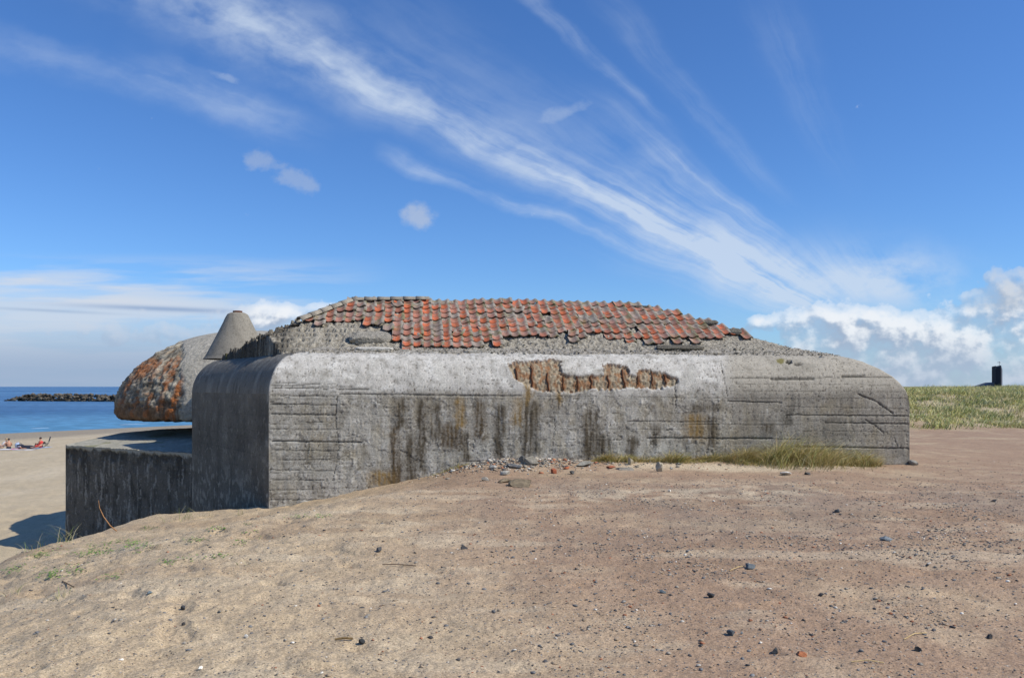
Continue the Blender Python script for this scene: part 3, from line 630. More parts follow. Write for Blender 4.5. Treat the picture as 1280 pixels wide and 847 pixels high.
C = np.ones(X.shape+(3,))*np.array([.33, .325, .29]); C = mixc(C, ss(0, .5, n1_), (.42, .41, .36)); C = mixc(C, .7*ss(.1, .5, n2_), (.2, .2, .17)); C = mixc(C, .8*ss(.3, .5, fbm(X*.8, Y*1.1, 3, 711)), (.21, .21, .13))
_tf = np.hypot(X-Cw[0], Y-Cw[1]); _dd = (X-Cw[0])*.53+(Y-Cw[1])*.85
def chipz(t): return .13*np.maximum(0, fbm(t*1.1, t*0+2., 4, 741)-.02)+.04*np.abs(fbm(t*6, t*0+5., 3, 743))
_te = (X-Cw[0])*.85-(Y-Cw[1])*.53; top[..., 2] -= chipz(_te)*ss(.45, 0, _dd); C = mixc(C, .5*ss(.02, .08, chipz(_te)*ss(.5, 0, _dd)), (.14, .13, .11))
blk.append((top, C))
front = bilin(np.array([Cw[0], Cw[1], -3.9]), np.array([D2[0], D2[1], -3.9]), D2, Cw, 420, 220); X, Y, Z = front[..., 0], front[..., 1], front[..., 2]
T = np.hypot(X-Cw[0], Y-Cw[1]); nb = np.array([-.53, -.85])
w1 = fbm(T*1.1, Z*1.1, 4, 721); w2 = fbm(T*5, Z*5, 4, 723); w3 = fbm(T*14, Z*14, 3, 725); vs = fbm(T*3.5, Z*.4, 4, 727); vs2 = fbm(T*10, Z*.9, 3, 729)
C = np.ones(X.shape+(3,))*np.array([.115, .108, .097]); C = mixc(C, .55*ss(0, .45, vs*.6+w1*.6), (.05, .047, .042)); C = mixc(C, .75*ss(.12, .45, vs2*.5+.4*w1+.5*w2), (.27, .26, .24)); C = mixc(C, .7*ss(.05, .4, fbm(T*2.2, Z*.9, 4, 751)), (.045, .042, .036)); C = mixc(C, .6*ss(.2, .45, fbm(T*5, Z*1.1, 4, 753)+.3*w3), (.34, .33, .31)); C = mixc(C, .5*ss(.1, .5, w2), (.055, .052, .047)); C = mixc(C, .35*ss(.3, .55, w3+.3*vs2), (.30, .29, .27))  # front base far darker than the top: its shade is in the albedo
er = ss(.75, .25, (ZB-Z)+.45*w1+.25*w2)*ss(-.25, .25, w1+.3*w2+.1); C = mixc(C, .75*er, (.04, .037, .032)); rim = ss(.14, .04, (ZB-Z)+.09*w2+.03*w3); C = mixc(C, .8*rim, (.36, .36, .33))
dsp = .02*w1+.015*w2+.008*w3-.05*er*(1-rim); dsp = dsp*np.minimum(1, np.minimum(T/.05, (ZB-Z)/.03+.05))
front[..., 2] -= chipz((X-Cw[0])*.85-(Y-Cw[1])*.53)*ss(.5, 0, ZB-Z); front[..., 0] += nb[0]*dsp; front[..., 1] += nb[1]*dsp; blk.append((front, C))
left = bilin(np.array([Ew[0], Ew[1], -3.9]), np.array([Cw[0], Cw[1], -3.9]), Cw, np.array([Ew[0], Ew[1], plz(Ew[0], Ew[1])]), 60, 60); blk.append((left, np.ones(left.shape)*.25))
bkf = bilin(np.array([Fw[0], Fw[1], -3.9]), np.array([Ew[0], Ew[1], -3.9]), np.array([Ew[0], Ew[1], plz(Ew[0], Ew[1])]), np.array([Fw[0], Fw[1], plz(Fw[0], Fw[1])]), 60, 60); blk.append((bkf, np.ones(bkf.shape)*.25))
Vs, Fs, Cs, o = [], [], [], 0
for p_, c_ in blk:
    nr, nc = p_.shape[:2]; Vs.append(w2l(p_).reshape(-1, 3)); Cs.append(c_.reshape(-1, 3)); Fs.append(grid_faces(nr, nc, o)); o += nr*nc
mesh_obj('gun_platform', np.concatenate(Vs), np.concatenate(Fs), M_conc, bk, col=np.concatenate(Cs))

# ------------------------------------------------------------------ domed hood
DCx, DCy, DA, DB, DZ0 = -9.60, 30.0, 4.80, 2.80, .91
nth, nph = 620, 190
thv = np.linspace(0, 2*math.pi, nth); 
ph = np.concatenate([np.linspace(0, math.pi/2, 150)])
TH, PH = np.meshgrid(thv, ph)     # PH: 0 top .. pi/2 equator
rad_ = DA*np.sin(PH)**.96; Z = DZ0+DB*np.cos(PH)**1.12+.05*np.sin(PH*2)
X = DCx+rad_*np.cos(TH); Y = DCy+rad_*np.sin(TH)*1.0
P = np.stack([X, Y, Z], -1)
# lower skirt and underside
sk = []
for dz_, fr_ in ((.10, 1.0), (.22, .995), (.32, .985), (.36, .965), (.365, .93), (.365, .8), (.365, .4), (.365, 0)):
    sk.append(np.stack([DCx+DA*fr_*np.cos(thv), DCy+DA*fr_*np.sin(thv), np.full(nth, DZ0-dz_)], -1))
P = np.concatenate([P, np.array(sk)]); TH2 = np.broadcast_to(thv, P.shape[:2]); rowi = np.arange(P.shape[0])[:, None]
px, py = proj(P[..., 0], P[..., 1], P[..., 2]); hh = (P[..., 2]-DZ0)/DB
cs, sn = np.cos(TH2), np.sin(TH2)
w1 = fbm(cs*3+hh*2, sn*3+hh*2.3, 4, 801); w2 = fbm(TH2*14, hh*9, 4, 803); w3 = fbm(TH2*40, hh*24, 3, 805); rib = fbm(TH2*26, hh*1.6, 3, 807)
sp = ss(232, 222, px+5*w1+3*w2)*ss(.96, .86, hh+.10*w1+.05*w2)      # spalled zone
C = np.ones(P.shape)*np.array([.37, .355, .32]); C = mixc(C, .6*ss(0, .5, w1), (.28, .27, .24)); C = mixc(C, .5*ss(.2, .5, w3), (.2, .19, .17))
Sc = np.ones(P.shape)*np.array([.30, .28, .235]); Sc = mixc(Sc, ss(-.05, .45, w2+.3*w3), (.47, .44, .37)); Sc = mixc(Sc, .8*ss(-.05, .35, -w2+.4*w3+.3*rib), (.075, .065, .05)); Sc = mixc(Sc, .5*ss(210, 150, px+8*w1), (.16, .13, .10)); Sc = mixc(Sc, .7*ss(.3, .0, np.abs(rib)*2.2)*ss(-.1, .3, w3+.2), (.06, .05, .04))
Sc = mixc(Sc, .75*ss(.15, -.02, hh+.04*w2)*ss(236, 200, px+8*w1), (.14, .075, .04))
for a0, b0, a1, b1, wd, k in [(238, 442, 226, 478, 4, .9), (226, 478, 207, 522, 5, .95), (222, 446, 206, 480, 4, .7), (206, 480, 196, 512, 3.5, .7), (212, 448, 200, 470, 4, .6), (190, 452, 172, 466, 7, .8), (178, 456, 160, 480, 4, .5), (200, 450, 186, 474, 4, .5), (215, 500, 214, 522, 3, .7), (246, 448, 240, 470, 2.5, .5), (160, 478, 150, 505, 3, .5), (186, 492, 180, 520, 3, .6), (170, 490, 164, 520, 2.5, .5)]:
    d = seg_d(px+3*w2+1.5*w3, py+2*w1, [(a0, b0), (a1, b1)]); m = ss(wd*1.3, wd*.3, d)*k*ss(-.45, .15, w3+.35*w2+.15); Sc = mixc(Sc, m, (.33, .115, .035))
Sc = mixc(Sc, .4*ss(.1, .5, fbm(TH2*9, hh*4, 3, 821)), (.19, .11, .06))
C = C*(1-sp[..., None])+Sc*sp[..., None]
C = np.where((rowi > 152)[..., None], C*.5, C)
dsp = .012*w1+.008*w3+sp*(.075*w2+.07*np.abs(rib)+.045*w3+.03*np.abs(w1)-.08)*ss(1.0, .8, hh)
nr_ = np.stack([cs*np.sqrt(np.clip(1-hh**2, 0, 1)), sn*np.sqrt(np.clip(1-hh**2, 0, 1)), np.clip(hh, 0, 1)*1.2], -1)
P = P+nr_*dsp[..., None]
jag = .11*w2[-8:]+.08*w3[-8:]; P[-8:-2, :, 2] += jag[:-2]*np.array([.2, .6, 1, 1, 1, .7])[:, None]
mesh_obj('domed_hood', w2l(P), grid_faces(P.shape[0], nth, flip=True), M_dome, bk, col=C)
# smooth collar joining hood and casemate
ck = bilin(at(231, 527, 24.5), at(262, 527, 23.2), at(292, 430, 23.6), at(252, 430, 25.), 60, 90)
# gun chamber under the hood
ch = [np.array(p) for p in [(-10.4, 27.6), (-8.2, 22.3), (-5.6, 26), (-6, 32), (-12.2, 32.5)]]
V = []; 
for z in (-3.8, .6):
    for c_ in ch: V.append((c_[0], c_[1], z))
n_ = len(ch); Fc = [[i, (i+1) % n_, n_+(i+1) % n_, n_+i] for i in range(n_)]
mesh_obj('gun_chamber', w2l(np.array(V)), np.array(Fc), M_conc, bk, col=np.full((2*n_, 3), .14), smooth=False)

# ------------------------------------------------------------------ vent cone
ccx = at(297, 447, 23.6); nth = 96
pr = [(0, .97), (.08, .90), (.36, .76), (.68, .595), (1.0, .445), (1.24, .335), (1.33, .285), (1.375, .20), (1.38, .02)]
pr = [(a, b*1.0) for a, b in pr]
hz = np.interp(np.linspace(0, 8, 120), range(9), [p[0] for p in pr]); rz = np.interp(np.linspace(0, 8, 120), range(9), [p[1] for p in pr])
TH, HZ = np.meshgrid(np.linspace(0, 2*math.pi, nth), hz); RR = np.broadcast_to(rz[:, None], TH.shape)
n1_ = fbm(np.cos(TH)*3+HZ*2, np.sin(TH)*3+HZ, 4, 901); RR = RR+.008*n1_
zb = float(ccx[2])-.05
P = np.stack([ccx[0]+RR*np.cos(TH), ccx[1]+RR*np.sin(TH), zb+HZ], -1)
C = np.ones(P.shape)*np.array([.27, .24, .185]); C = mixc(C, .6*ss(-.1, .5, n1_), (.21, .185, .14)); C = mixc(C, .5*ss(.2, .0, HZ+.1*n1_), (.14, .13, .11)); C = mixc(C, .5*ss(1.25, 1.4, HZ), (.26, .22, .16)); C = mixc(C, .5*ss(.25, .5, fbm(TH*9, HZ*9, 3, 903)), (.13, .11, .08))
vc = mesh_obj('vent_cone', w2l(P), grid_faces(120, nth), M_cone, bk, col=C)
V = []; Fc = []
for i, (zz, r_) in enumerate(((1.36, .135), (1.43, .135), (1.435, .11), (1.40, .10), (1.40, .0))):
    for k in range(24): t = 2*math.pi*k/24; V.append((ccx[0]+r_*math.cos(t), ccx[1]+r_*math.sin(t), zb+zz))
for i in range(4):
    for k in range(24): Fc.append([i*24+k, i*24+(k+1) % 24, (i+1)*24+(k+1) % 24, (i+1)*24+k])
mesh_obj('rusty_cap', w2l(np.array(V)), np.array(Fc), M_rustcap, vc)

#PART2
# ------------------------------------------------------------------ ray to the ground
def hit(px_, py_):
    lo, hi = 2.5, 400.
    Ds = np.geomspace(3.2, 400, 900); xx = (px_-HX)/F*Ds; zz = H+(HY-py_)/F*Ds; gz_ = ground(xx, Ds)
    i = np.argmax(zz <= gz_); D = Ds[i] if zz[i] <= gz_[i] else 60.
    x = (px_-HX)/F*D; return np.array([x, D, float(ground(np.array(x), np.array(D)))])

# ------------------------------------------------------------------ stones
def stone(px_, py_, wpx, hpx, colr, name, label, cat='stone', group=None, seed=0, sink=.25, deep=1.3):
    p = hit(px_, py_); s_ = p[1]/F; w = wpx*s_; h = hpx*s_; rn = np.random.default_rng(seed+900)
    v, f = rockshape(rn, (w/2, w/2*deep*.8, h/2), ICO2 if wpx < 12 else ICO3); v = v-v.mean(0); v[:, 2] -= v[:, 2].min()
    v *= np.array([w/np.ptp(v[:, 0]), w*deep*.8/np.ptp(v[:, 1]), h*(1+sink)/np.ptp(v[:, 2])])
    c = np.ones(v.shape)*np.array(colr)*(1+.12*rn.normal(size=(len(v), 1)))
    o = mesh_obj(name, v, f, M_rock, col=c, smooth=False); o.location = (p[0], p[1], p[2]-h*sink)
    tag(o, label, cat, group); return o
G_, DG, TN, RD = (.26, .25, .235), (.07, .07, .075), (.36, .31, .24), (.33, .10, .05)
ST = [
 (825, 590, 10, 12, (.40, .36, .29), 'standing_stone', 'pale wedge-shaped stone standing upright on the sand before the wall grass', 'stone'),
 (1141, 581, 10, 6, (.26, .25, .23), 'stone', 'grey stone lying at the foot of the right-hand end of the bunker', 'stone'),
 (788, 581, 7, 9, (.38, .34, .26), 'stone', 'small tan stone against the wall left of the long grass strip', 'stone'),
 (664, 579, 20, 9, (.24, .225, .195), 'concrete_chunk', 'large brownish grey concrete chunk at the top of the rubble heap by the wall', 'concrete chunk'),
 (653, 578, 8, 8, (.10, .10, .10), 'concrete_chunk', 'dark grey broken chunk touching the large brownish one on the rubble heap', 'concrete chunk'),
 (731, 582, 20, 5, (.30, .29, .26), 'concrete_slab', 'flat grey concrete slab lying below the wall at the left end of the grass', 'concrete slab'),
 (645, 585, 18, 5, (.33, .32, .30), 'concrete_slab', 'flat light grey slab on the rubble heap below the dark chunk', 'concrete slab'),
 (616, 587, 9, 5, (.36, .35, .33), 'concrete_slab', 'small pale slab at the upper left edge of the rubble heap', 'concrete slab'),
 (606, 601, 9, 5, (.34, .33, .31), 'concrete_slab', 'small pale slab at the lower left edge of the rubble heap', 'concrete slab'),
 (632, 593, 12, 5, (.33, .32, .295), 'concrete_slab', 'pale slab in the middle left of the rubble heap', 'concrete slab'),
 (652, 608, 28, 9, (.19, .155, .11), 'earth_clod', 'wide brown clod jutting from the sand below the rubble heap', 'clod'),
 (630, 603, 16, 5, (.20, .165, .12), 'earth_clod', 'narrower brown clod up and left of the wide clod', 'clod'),
 (692, 592, 7, 6, (.34, .11, .06), 'brick_fragment', 'red brick fragment on the sand right of the rubble heap', 'brick'),
 (708, 586, 7, 3, (.36, .12, .06), 'tile_fragment', 'thin red tile fragment lying left of the flat grey slab', 'tile piece'),
 (763, 585, 12, 3, (.33, .12, .07), 'tile_fragment', 'long red tile fragment lying right of the flat grey slab', 'tile piece'),
 (780, 587, 22, 3, (.27, .25, .22), 'concrete_slab', 'thin long grey slab lying beside the long red tile fragment', 'concrete slab'),
 (715, 592, 6, 4, (.09, .09, .09), 'stone', 'small black stone between the red brick fragment and the flat slab', 'stone'),
 (1107, 675, 13, 5, (.20, .23, .26), 'pebble', 'largest blue-grey flat pebble on the right of the gravel flat', 'pebble'),
 (937, 710, 11, 6, (.12, .14, .16), 'pebble', 'dark blue-grey pebble with a pale speck beside it, centre right', 'pebble'),
 (889, 746, 9, 6, (.075, .08, .09), 'pebble', 'near-black pebble below and left of the dark blue-grey pebble', 'pebble'),
 (828, 741, 8, 4, (.14, .17, .19), 'pebble', 'small blue-grey pebble left of the near-black pebble', 'pebble'),
 (1026, 745, 7, 4, (.05, .05, .055), 'pebble', 'small black pebble alone in the open sand right of the near-black pebble', 'pebble'),
 (1148, 814, 8, 5, (.05, .05, .05), 'pebble', 'black pebble near the bottom edge of the photo, farther left of two', 'pebble'),
 (1237, 798, 7, 5, (.045, .045, .05), 'pebble', 'black pebble at the lower right, closest to the right edge', 'pebble'),
 (1001, 819, 12, 5, (.38, .15, .075), 'brick_fragment', 'orange-red brick fragment in the bottom foreground', 'brick'),
 (969, 816, 8, 6, (.06, .065, .07), 'pebble', 'black pebble just left of the orange-red brick fragment', 'pebble'),
 (914, 794, 10, 6, (.10, .115, .13), 'pebble', 'dark blue-grey pebble in the foreground beside a smaller one', 'pebble'),
 (927, 793, 4, 3, (.13, .15, .17), 'pebble', 'smaller grey pebble just right of the dark foreground pebble', 'pebble'),
 (982, 593, 13, 4, (.55, .54, .52), 'litter_scrap', 'crumpled white scrap on the sand in front of the grass strip', 'scrap'),
 (1009, 593, 8, 3, (.08, .08, .08), 'stone', 'flat dark stone on the sand right of the white scrap', 'stone'),
 (837, 615, 4, 3, (.8, .78, .74), 'shell', 'tiny white shell on the bare sand below the standing stone', 'shell'),
 (452, 806, 8, 6, (.05, .055, .06), 'pebble', 'black pebble in the centre left foreground beside a twig', 'pebble'),
 (308, 799, 5, 4, (.7, .69, .66), 'pebble', 'white pebble in the left foreground', 'pebble'),
 (229, 763, 6, 5, (.06, .065, .075), 'pebble', 'dark pebble on the pale sand left of centre', 'pebble'),
 (229, 782, 5, 4, (.075, .075, .08), 'pebble', 'dark pebble directly below another on the pale left sand', 'pebble'),
 (187, 744, 7, 3, (.20, .26, .30), 'pebble', 'flat bluish pebble on the pale sand at the left', 'pebble'),
 (474, 690, 7, 6, (.10, .10, .105), 'pebble', 'dark pebble on the sand in front of the bunker corner', 'pebble'),
 (152, 826, 5, 3, (.78, .76, .72), 'shell', 'small white shell in the bottom left sand', 'shell'),
 (251, 837, 5, 3, (.78, .76, .72), 'shell', 'small white shell at the bottom edge left of centre', 'shell'),
 (1046, 640, 6, 4, (.09, .10, .11), 'pebble', 'small dark pebble at the far edge of the gravel flat', 'pebble'),
 (1243, 627, 5, 3, (.06, .06, .065), 'pebble', 'small dark pebble far right at the edge of the gravel flat', 'pebble'),
 (580, 686, 9, 4, (.055, .055, .06), 'pebble', 'dark flat pebble in the middle of the foreground sand', 'pebble'),
]
for i, (a, b_, w, h, c, n, lb, ct) in enumerate(ST): stone(a, b_, w*1.05, h*1.05, c, n, lb, ct, seed=i)
# uncountable gravel and wall debris
items = []
def scatter(n, fn, szf, cols, probs, sd):
    rn = np.random.default_rng(sd)
    for _ in range(n):
        x, y = fn(rn)
        s_ = szf(rn, y); z = float(0)
        items.append([x, y, s_, cols[rn.choice(len(cols), p=probs)]*rn.uniform(.7, 1.3), rn.uniform(0, 6.28), rn.uniform(.45, .9), rn.integers(0, 12)])
cols = np.array([(.085, .085, .09), (.17, .175, .185), (.30, .275, .24), (.34, .27, .2), (.33, .14, .08), (.62, .6, .56)])
def f_open(rn):
    while True:
        px_ = rn.uniform(-40, 1330); y = 3.4*math.exp(rn.uniform(0, 1.72)); x = (px_-HX)/F*y
        dens = .30+.7*float(ss(-.1, .45, fbm(np.array(x/1.1), np.array(y/1.5), 3, 131)))*float(ss(-1.2, 1.5, np.array(x)))*float(ss(15, 12.5, np.array(y))) 
        if y > 14.5: dens *= .35
        dens *= .30+.70*min(1., max(0., (y-4.5)/4.))
        if rn.random() < dens*float(.35+.65*ss(-3, 1., np.array(x))): return x, y
scatter(27000, f_open, lambda rn, y: min(.028, .0038*math.exp(abs(rn.normal())*.66)*(1+y*.06)), cols, [.18, .27, .25, .20, .06, .04], 5)
def f_wall(rn):
    px_ = rn.normal(652, 42) if rn.random() < .8 else rn.uniform(590, 1010)
    t = abs(rn.normal())*.5+.12; u = px2u(px_); v = -t; x, y, _ = l2w(u, v, 0.); return float(x), float(y)
scatter(3000, f_wall, lambda rn, y: min(.09, .020*math.exp(rn.normal()*.6)), cols, [.05, .12, .42, .17, .09, .15], 6)
base_st = []
for k in range(12): v, f = rockshape(np.random.default_rng(k+50), (1, .8, .6), ICO1); base_st.append((v, f))
xy = np.array([[i_[0], i_[1]] for i_ in items]); zz = ground(xy[:, 0], xy[:, 1]); Vs, Fs, Cs, o = [], [], [], 0
for it, z in zip(items, zz):
    v, f = base_st[it[6]]; ca, sa_ = math.cos(it[4]), math.sin(it[4]); v = v*it[2]*np.array([1, 1, it[5]])
    v = np.stack([v[:, 0]*ca-v[:, 1]*sa_+it[0], v[:, 0]*sa_+v[:, 1]*ca+it[1], v[:, 2]+z+it[2]*.18], -1)
    Vs.append(v); Fs.append(f+o); Cs.append(np.ones(v.shape)*it[3]); o += len(v)
gv = mesh_obj('gravel', np.concatenate(Vs), np.concatenate(Fs), M_pebble, col=np.concatenate(Cs), smooth=True)
tag(gv, 'scattered small grey and brown pebbles and rubble over the sandy ground', 'gravel', kind='stuff')

# ------------------------------------------------------------------ grass
def blades(x, y, z, h, w, lean, az, colb, colt, seg=3, rn=rng):
    n = len(x); V = np.zeros((n, seg+1, 2, 3)); C = np.zeros((n, seg+1, 2, 3))
    sx_, sy_ = -np.sin(az), np.cos(az); fa = rn.uniform(0, math.pi, n); wx_, wy_ = np.cos(fa), np.sin(fa)
    for k in range(seg+1):
        t = k/seg; r_ = lean*h*t**1.8; zz_ = h*(t-.35*lean*t*t)
        cx, cy = x+np.cos(az)*r_, y+np.sin(az)*r_; ww = w*(1-t)**.7*.5+.0004
        for s_, sg in ((0, -1), (1, 1)):
            V[:, k, s_, 0] = cx+sg*wx_*ww; V[:, k, s_, 1] = cy+sg*wy_*ww; V[:, k, s_, 2] = z+zz_
            C[:, k, s_] = colb*(1-t)+colt*t
    idx = np.arange(n*(seg+1)*2).reshape(n, seg+1, 2)
    f = np.stack([idx[:, :-1, 0], idx[:, :-1, 1], idx[:, 1:, 1], idx[:, 1:, 0]], -1).reshape(-1, 4)
    return V.reshape(-1, 3), f, C.reshape(-1, 3)
def gcol(n, rn, pal, pr):
    c = np.array(pal)[rn.choice(len(pal), size=n, p=pr)]; return c*rn.uniform(.75, 1.25, (n, 1))
PAL = [(.26, .29, .07), (.42, .38, .11), (.58, .48, .22), (.16, .22, .07), (.30, .33, .17)]
# dunes
rn = np.random.default_rng(21); nc_ = 23000
ax = rn.uniform(.22, .82, nc_*3); yy = 31*np.exp(rn.uniform(0, 1.3, nc_*3)); xx = ax*yy
dn = ss(32, 35, yy+2*fbm(xx/2.2, yy/2.2, 2, 101)); den = dn*(.22+.85*ss(-.25, .2, fbm(xx/2, yy/2, 4, 161))); den = np.where(yy > 50, .45, den)
kp = rn.random(len(xx)) < den; xx, yy = xx[kp][:nc_], yy[kp][:nc_]
nb_ = 9; X = np.repeat(xx, nb_)+rn.normal(0, .16, len(xx)*nb_); Y = np.repeat(yy, nb_)+rn.normal(0, .16, len(xx)*nb_); n = len(X)
hgt = np.repeat(rn.uniform(.18, .55, len(xx)), nb_)*rn.uniform(.6, 1.1, n)*(.75+.4*fbm(X/3, Y/3, 2, 9))
cb = np.minimum(.8, np.array([1.22, 1.2, 1.2])*np.repeat(gcol(len(xx), rn, PAL, [.22, .30, .32, .06, .10]), nb_, 0)*rn.uniform(.8, 1.2, (n, 1)))
V, f, C = blades(X, Y, ground(X, Y, False)-.03, hgt, np.full(n, .030), rn.uniform(.3, 1.1, n), rn.normal(.4, 1.1, n), cb*.75, cb*1.15, 2, rn)
dg = mesh_obj('dune_grass', V, f, M_grass, col=C); tag(dg, 'yellow-green marram grass covering the dunes behind the bunker', 'dune grass', kind='stuff')
# strip along the wall
rn = np.random.default_rng(22)
def wallstrip(n, pts, wv, hmul, pal, pr, rn):
    pxs = np.interp(rn.random(n), np.linspace(0, 1, len(pts)), [p[0] for p in pts])+rn.normal(0, 5, n)
    hh_ = np.interp(pxs, [p[0] for p in pts], [p[1] for p in pts])*hmul
    u = np.array([px2u(p) for p in pxs]); v = -.06-np.abs(rn.normal(0, 1, n))*np.interp(pxs, [p[0] for p in pts], [p[2] for p in pts])
    x, y, _ = l2w(u, v, 0.); cl = fbm(x*2.2, y*3, 3, 33); hh_ = hh_*(.22+1.15*ss(-.28, .35, cl))*rn.uniform(.5, 1.1, n)
    cb = gcol(n, rn, pal, pr); m = ss(.0, .4, fbm(x*1.2, y*1.2, 2, 44))[:, None]; cb = (cb*(1-m*.45)+np.array([.46, .38, .17])*m*.45)*np.array([1.12, 1.0, .95])
    return blades(x, y, ground(x, y)-.015, hh_, np.full(n, .0075), rn.uniform(.5, 1.5, n), rn.normal(-.3, 1.3, n), cb*.7, cb*1.15, 3, rn)
pts = [(742, .10, .10), (760, .12, .12), (812, .16, .12), (845, .22, .22), (870, .13, .16), (895, .16, .22), (925, .32, .40), (950, .46, .55), (985, .44, .55), (1010, .36, .50), (1045, .34, .42), (1070, .26, .30), (1088, .07, .15)]
V, f, C = wallstrip(17000, pts, .3, 1.45, PAL, [.28, .32, .28, .05, .07], rn)
V2, f2, C2 = wallstrip(700, [(735, .25, .12), (750, .36, .12), (765, .3, .12)], .3, 1.0, PAL, [.1, .35, .5, .0, .05], rn)
V3, f3, C3 = wallstrip(400, [(540, .06, .1), (570, .10, .12), (600, .07, .1), (640, .05, .1)], .3, 1.1, [(.26, .28, .05)], [1], rn)
wg = mesh_obj('beach_grass', np.concatenate([V, V2, V3]), np.concatenate([f, f2+len(V), f3+len(V)+len(V2)]), M_grass, col=np.concatenate([C, C2, C3]))
tag(wg, 'strip of yellow-green beach grass growing along the foot of the wall', 'beach grass', kind='stuff')
# small separate tufts near the left crest
def tuft(px_, py_, n, h, spread, label, seed, green=.5, lean=(.3, 1.2)):
    p = hit(px_, py_); rn = np.random.default_rng(seed); x = rn.normal(0, spread, n); y = rn.normal(0, spread, n)
    gz_ = ground(p[0]+x, p[1]+y)-p[2]; cb = gcol(n, rn, [(.20, .26, .06), (.46, .40, .22)], [green, 1-green])
    V, f, C = blades(x, y, gz_-.01, h*rn.uniform(.4, 1.1, n), np.full(n, .0055), rn.uniform(*lean, n), rn.uniform(0, 6.28, n), cb*.8, cb*1.1, 4, rn)
    o = mesh_obj('grass_tuft', V, f, M_grass, col=C); o.location = p; tag(o, label, 'grass tuft')
for i, a in enumerate([
 (32, 690, 12, .42, .10, 'sparse tuft of thin blades at the far left over the dark shadow', .5),
 (56, 684, 12, .36, .10, 'thin tuft in the shadow just left of the low concrete block', .5),
 (84, 678, 26, .45, .10, 'fullest dry tuft at the left corner of the low concrete block', .35),
 (104, 670, 16, .36, .12, 'dry tuft in front of the low block just right of its corner', .3),
 (222, 652, 18, .32, .14, 'wispy tuft where the low block meets the bunker', .45),
 (238, 648, 14, .32, .10, 'wispy tuft at the foot of the shaded bunker face, left side', .4),
 (262, 646, 12, .22, .10, 'short tuft at the foot of the shaded bunker face, middle', .5),
 (300, 643, 14, .18, .035, 'lowest tuft at the foot of the shaded bunker face near its corner', .5),
 (70, 749, 22, .12, .05, 'small dry tuft alone on the left foreground sand', .2),
 (304, 706, 8, .08, .04, 'tiny yellowish tuft on the sand below the bunker corner', .3),
 (18, 742, 8, .16, .05, 'thin straw tuft at the left edge of the foreground sand', .1)]):
    tuft(*a[:6], seed=60+i, green=a[6])
# creeping green weeds
Vs, Fs, Cs, o = [], [], [], 0; rn = np.random.default_rng(31)
for (a, b_, n, sx_, sy_) in [(110, 690, 24, 13, 3), (170, 680, 34, 12, 4), (140, 684, 18, 16, 4), (52, 695, 26, 10, 3), (20, 712, 14, 6, 3), (66, 720, 16, 6, 3), (95, 712, 10, 5, 3), (242, 676, 8, 7, 1), (273, 662, 6, 4, 2), (308, 672, 8, 14, 6), (190, 660, 8, 5, 2), (275, 694, 5, 3, 1), (380, 646, 10, 20, 1), (140, 722, 6, 5, 2), (208, 702, 5, 4, 1), (230, 700, 4, 10, 3)]:
    for _ in range(n):
        p = hit(a+rn.normal()*sx_, b_+rn.normal()*sy_)
        for _k in range(9):
            q = p+np.array([rn.normal()*.05, rn.normal()*.07, 0]); t = rn.uniform(0, 6.28); l = rn.uniform(.012, .034); d = np.array([math.cos(t), math.sin(t), .25])*l; s_ = np.array([-math.sin(t), math.cos(t), .1])*l*.4
            q[2] = float(p[2])+.008; Vs += [q, q+d*.5+s_, q+d, q+d*.5-s_]; Fs.append([o, o+1, o+2, o+3]); o += 4
            c = np.array([.13, .22, .035])*rn.uniform(.7, 1.5); Cs += [c]*4
wd = mesh_obj('ground_weeds', np.array(Vs), np.array(Fs), M_grass, col=np.array(Cs)); tag(wd, 'small green creeping weeds on the sand at the left', 'weeds', kind='stuff')
# stems and twigs
def stem(name, pts, r, label, cat, col=(.33, .2, .1)):
    P3 = np.array([hit(a, b_)+np.array([0, 0, dz]) if dz is not None else None for a, b_, dz in pts]); V, f = tube(P3-P3[0], r, 6)
    o = mesh_obj(name, V, f, M_rock, col=np.full(V.shape, 1.)*np.array(col)); o.location = P3[0]; tag(o, label, cat)
b0 = hit(146, 664); P3 = np.array([[0, 0, 0], [-.12, .0, .10], [-.25, .02, .26], [-.33, .03, .42], [-.35, .03, .56]])
V, f = tube(P3, [.012, .011, .009, .007, .004], 6); o = mesh_obj('dry_stalk', V, f, M_rock, col=np.full(V.shape, 1.)*np.array([.36, .2, .10])); o.location = b0; tag(o, 'brown dry stalk leaning left in front of the low concrete block', 'stalk')
stem('twig', [(419, 801, .012), (430, 802, .016), (441, 801, .012)], .007, 'short brown twig lying left of the black pebble in the foreground', 'twig', (.22, .15, .07))
stem('straw', [(1064, 829, .008), (1084, 829, .02), (1105, 830, .008)], .0035, 'pale straw lying at the bottom of the foreground right', 'straw', (.55, .42, .22))
stem('straw', [(1130, 800, .008), (1143, 794, .015), (1158, 792, .008)], .0035, 'pale bent straw above the black pebble on the right', 'straw', (.55, .42, .22))
stem('straw', [(912, 714, .01), (924, 711, .02), (930, 709, .01)], .0035, 'pale straw touching the dark blue-grey pebble', 'straw', (.55, .42, .22))
stem('twig', [(478, 707, .01), (495, 708, .02), (520, 710, .01)], .004, 'thin dark twig half buried in the middle ground', 'twig', (.14, .10, .07))
stem('twig', [(78, 728, .01), (85, 732, .02), (92, 736, .01)], .006, 'thin dark twig on the pale left sand', 'twig', (.16, .11, .07))

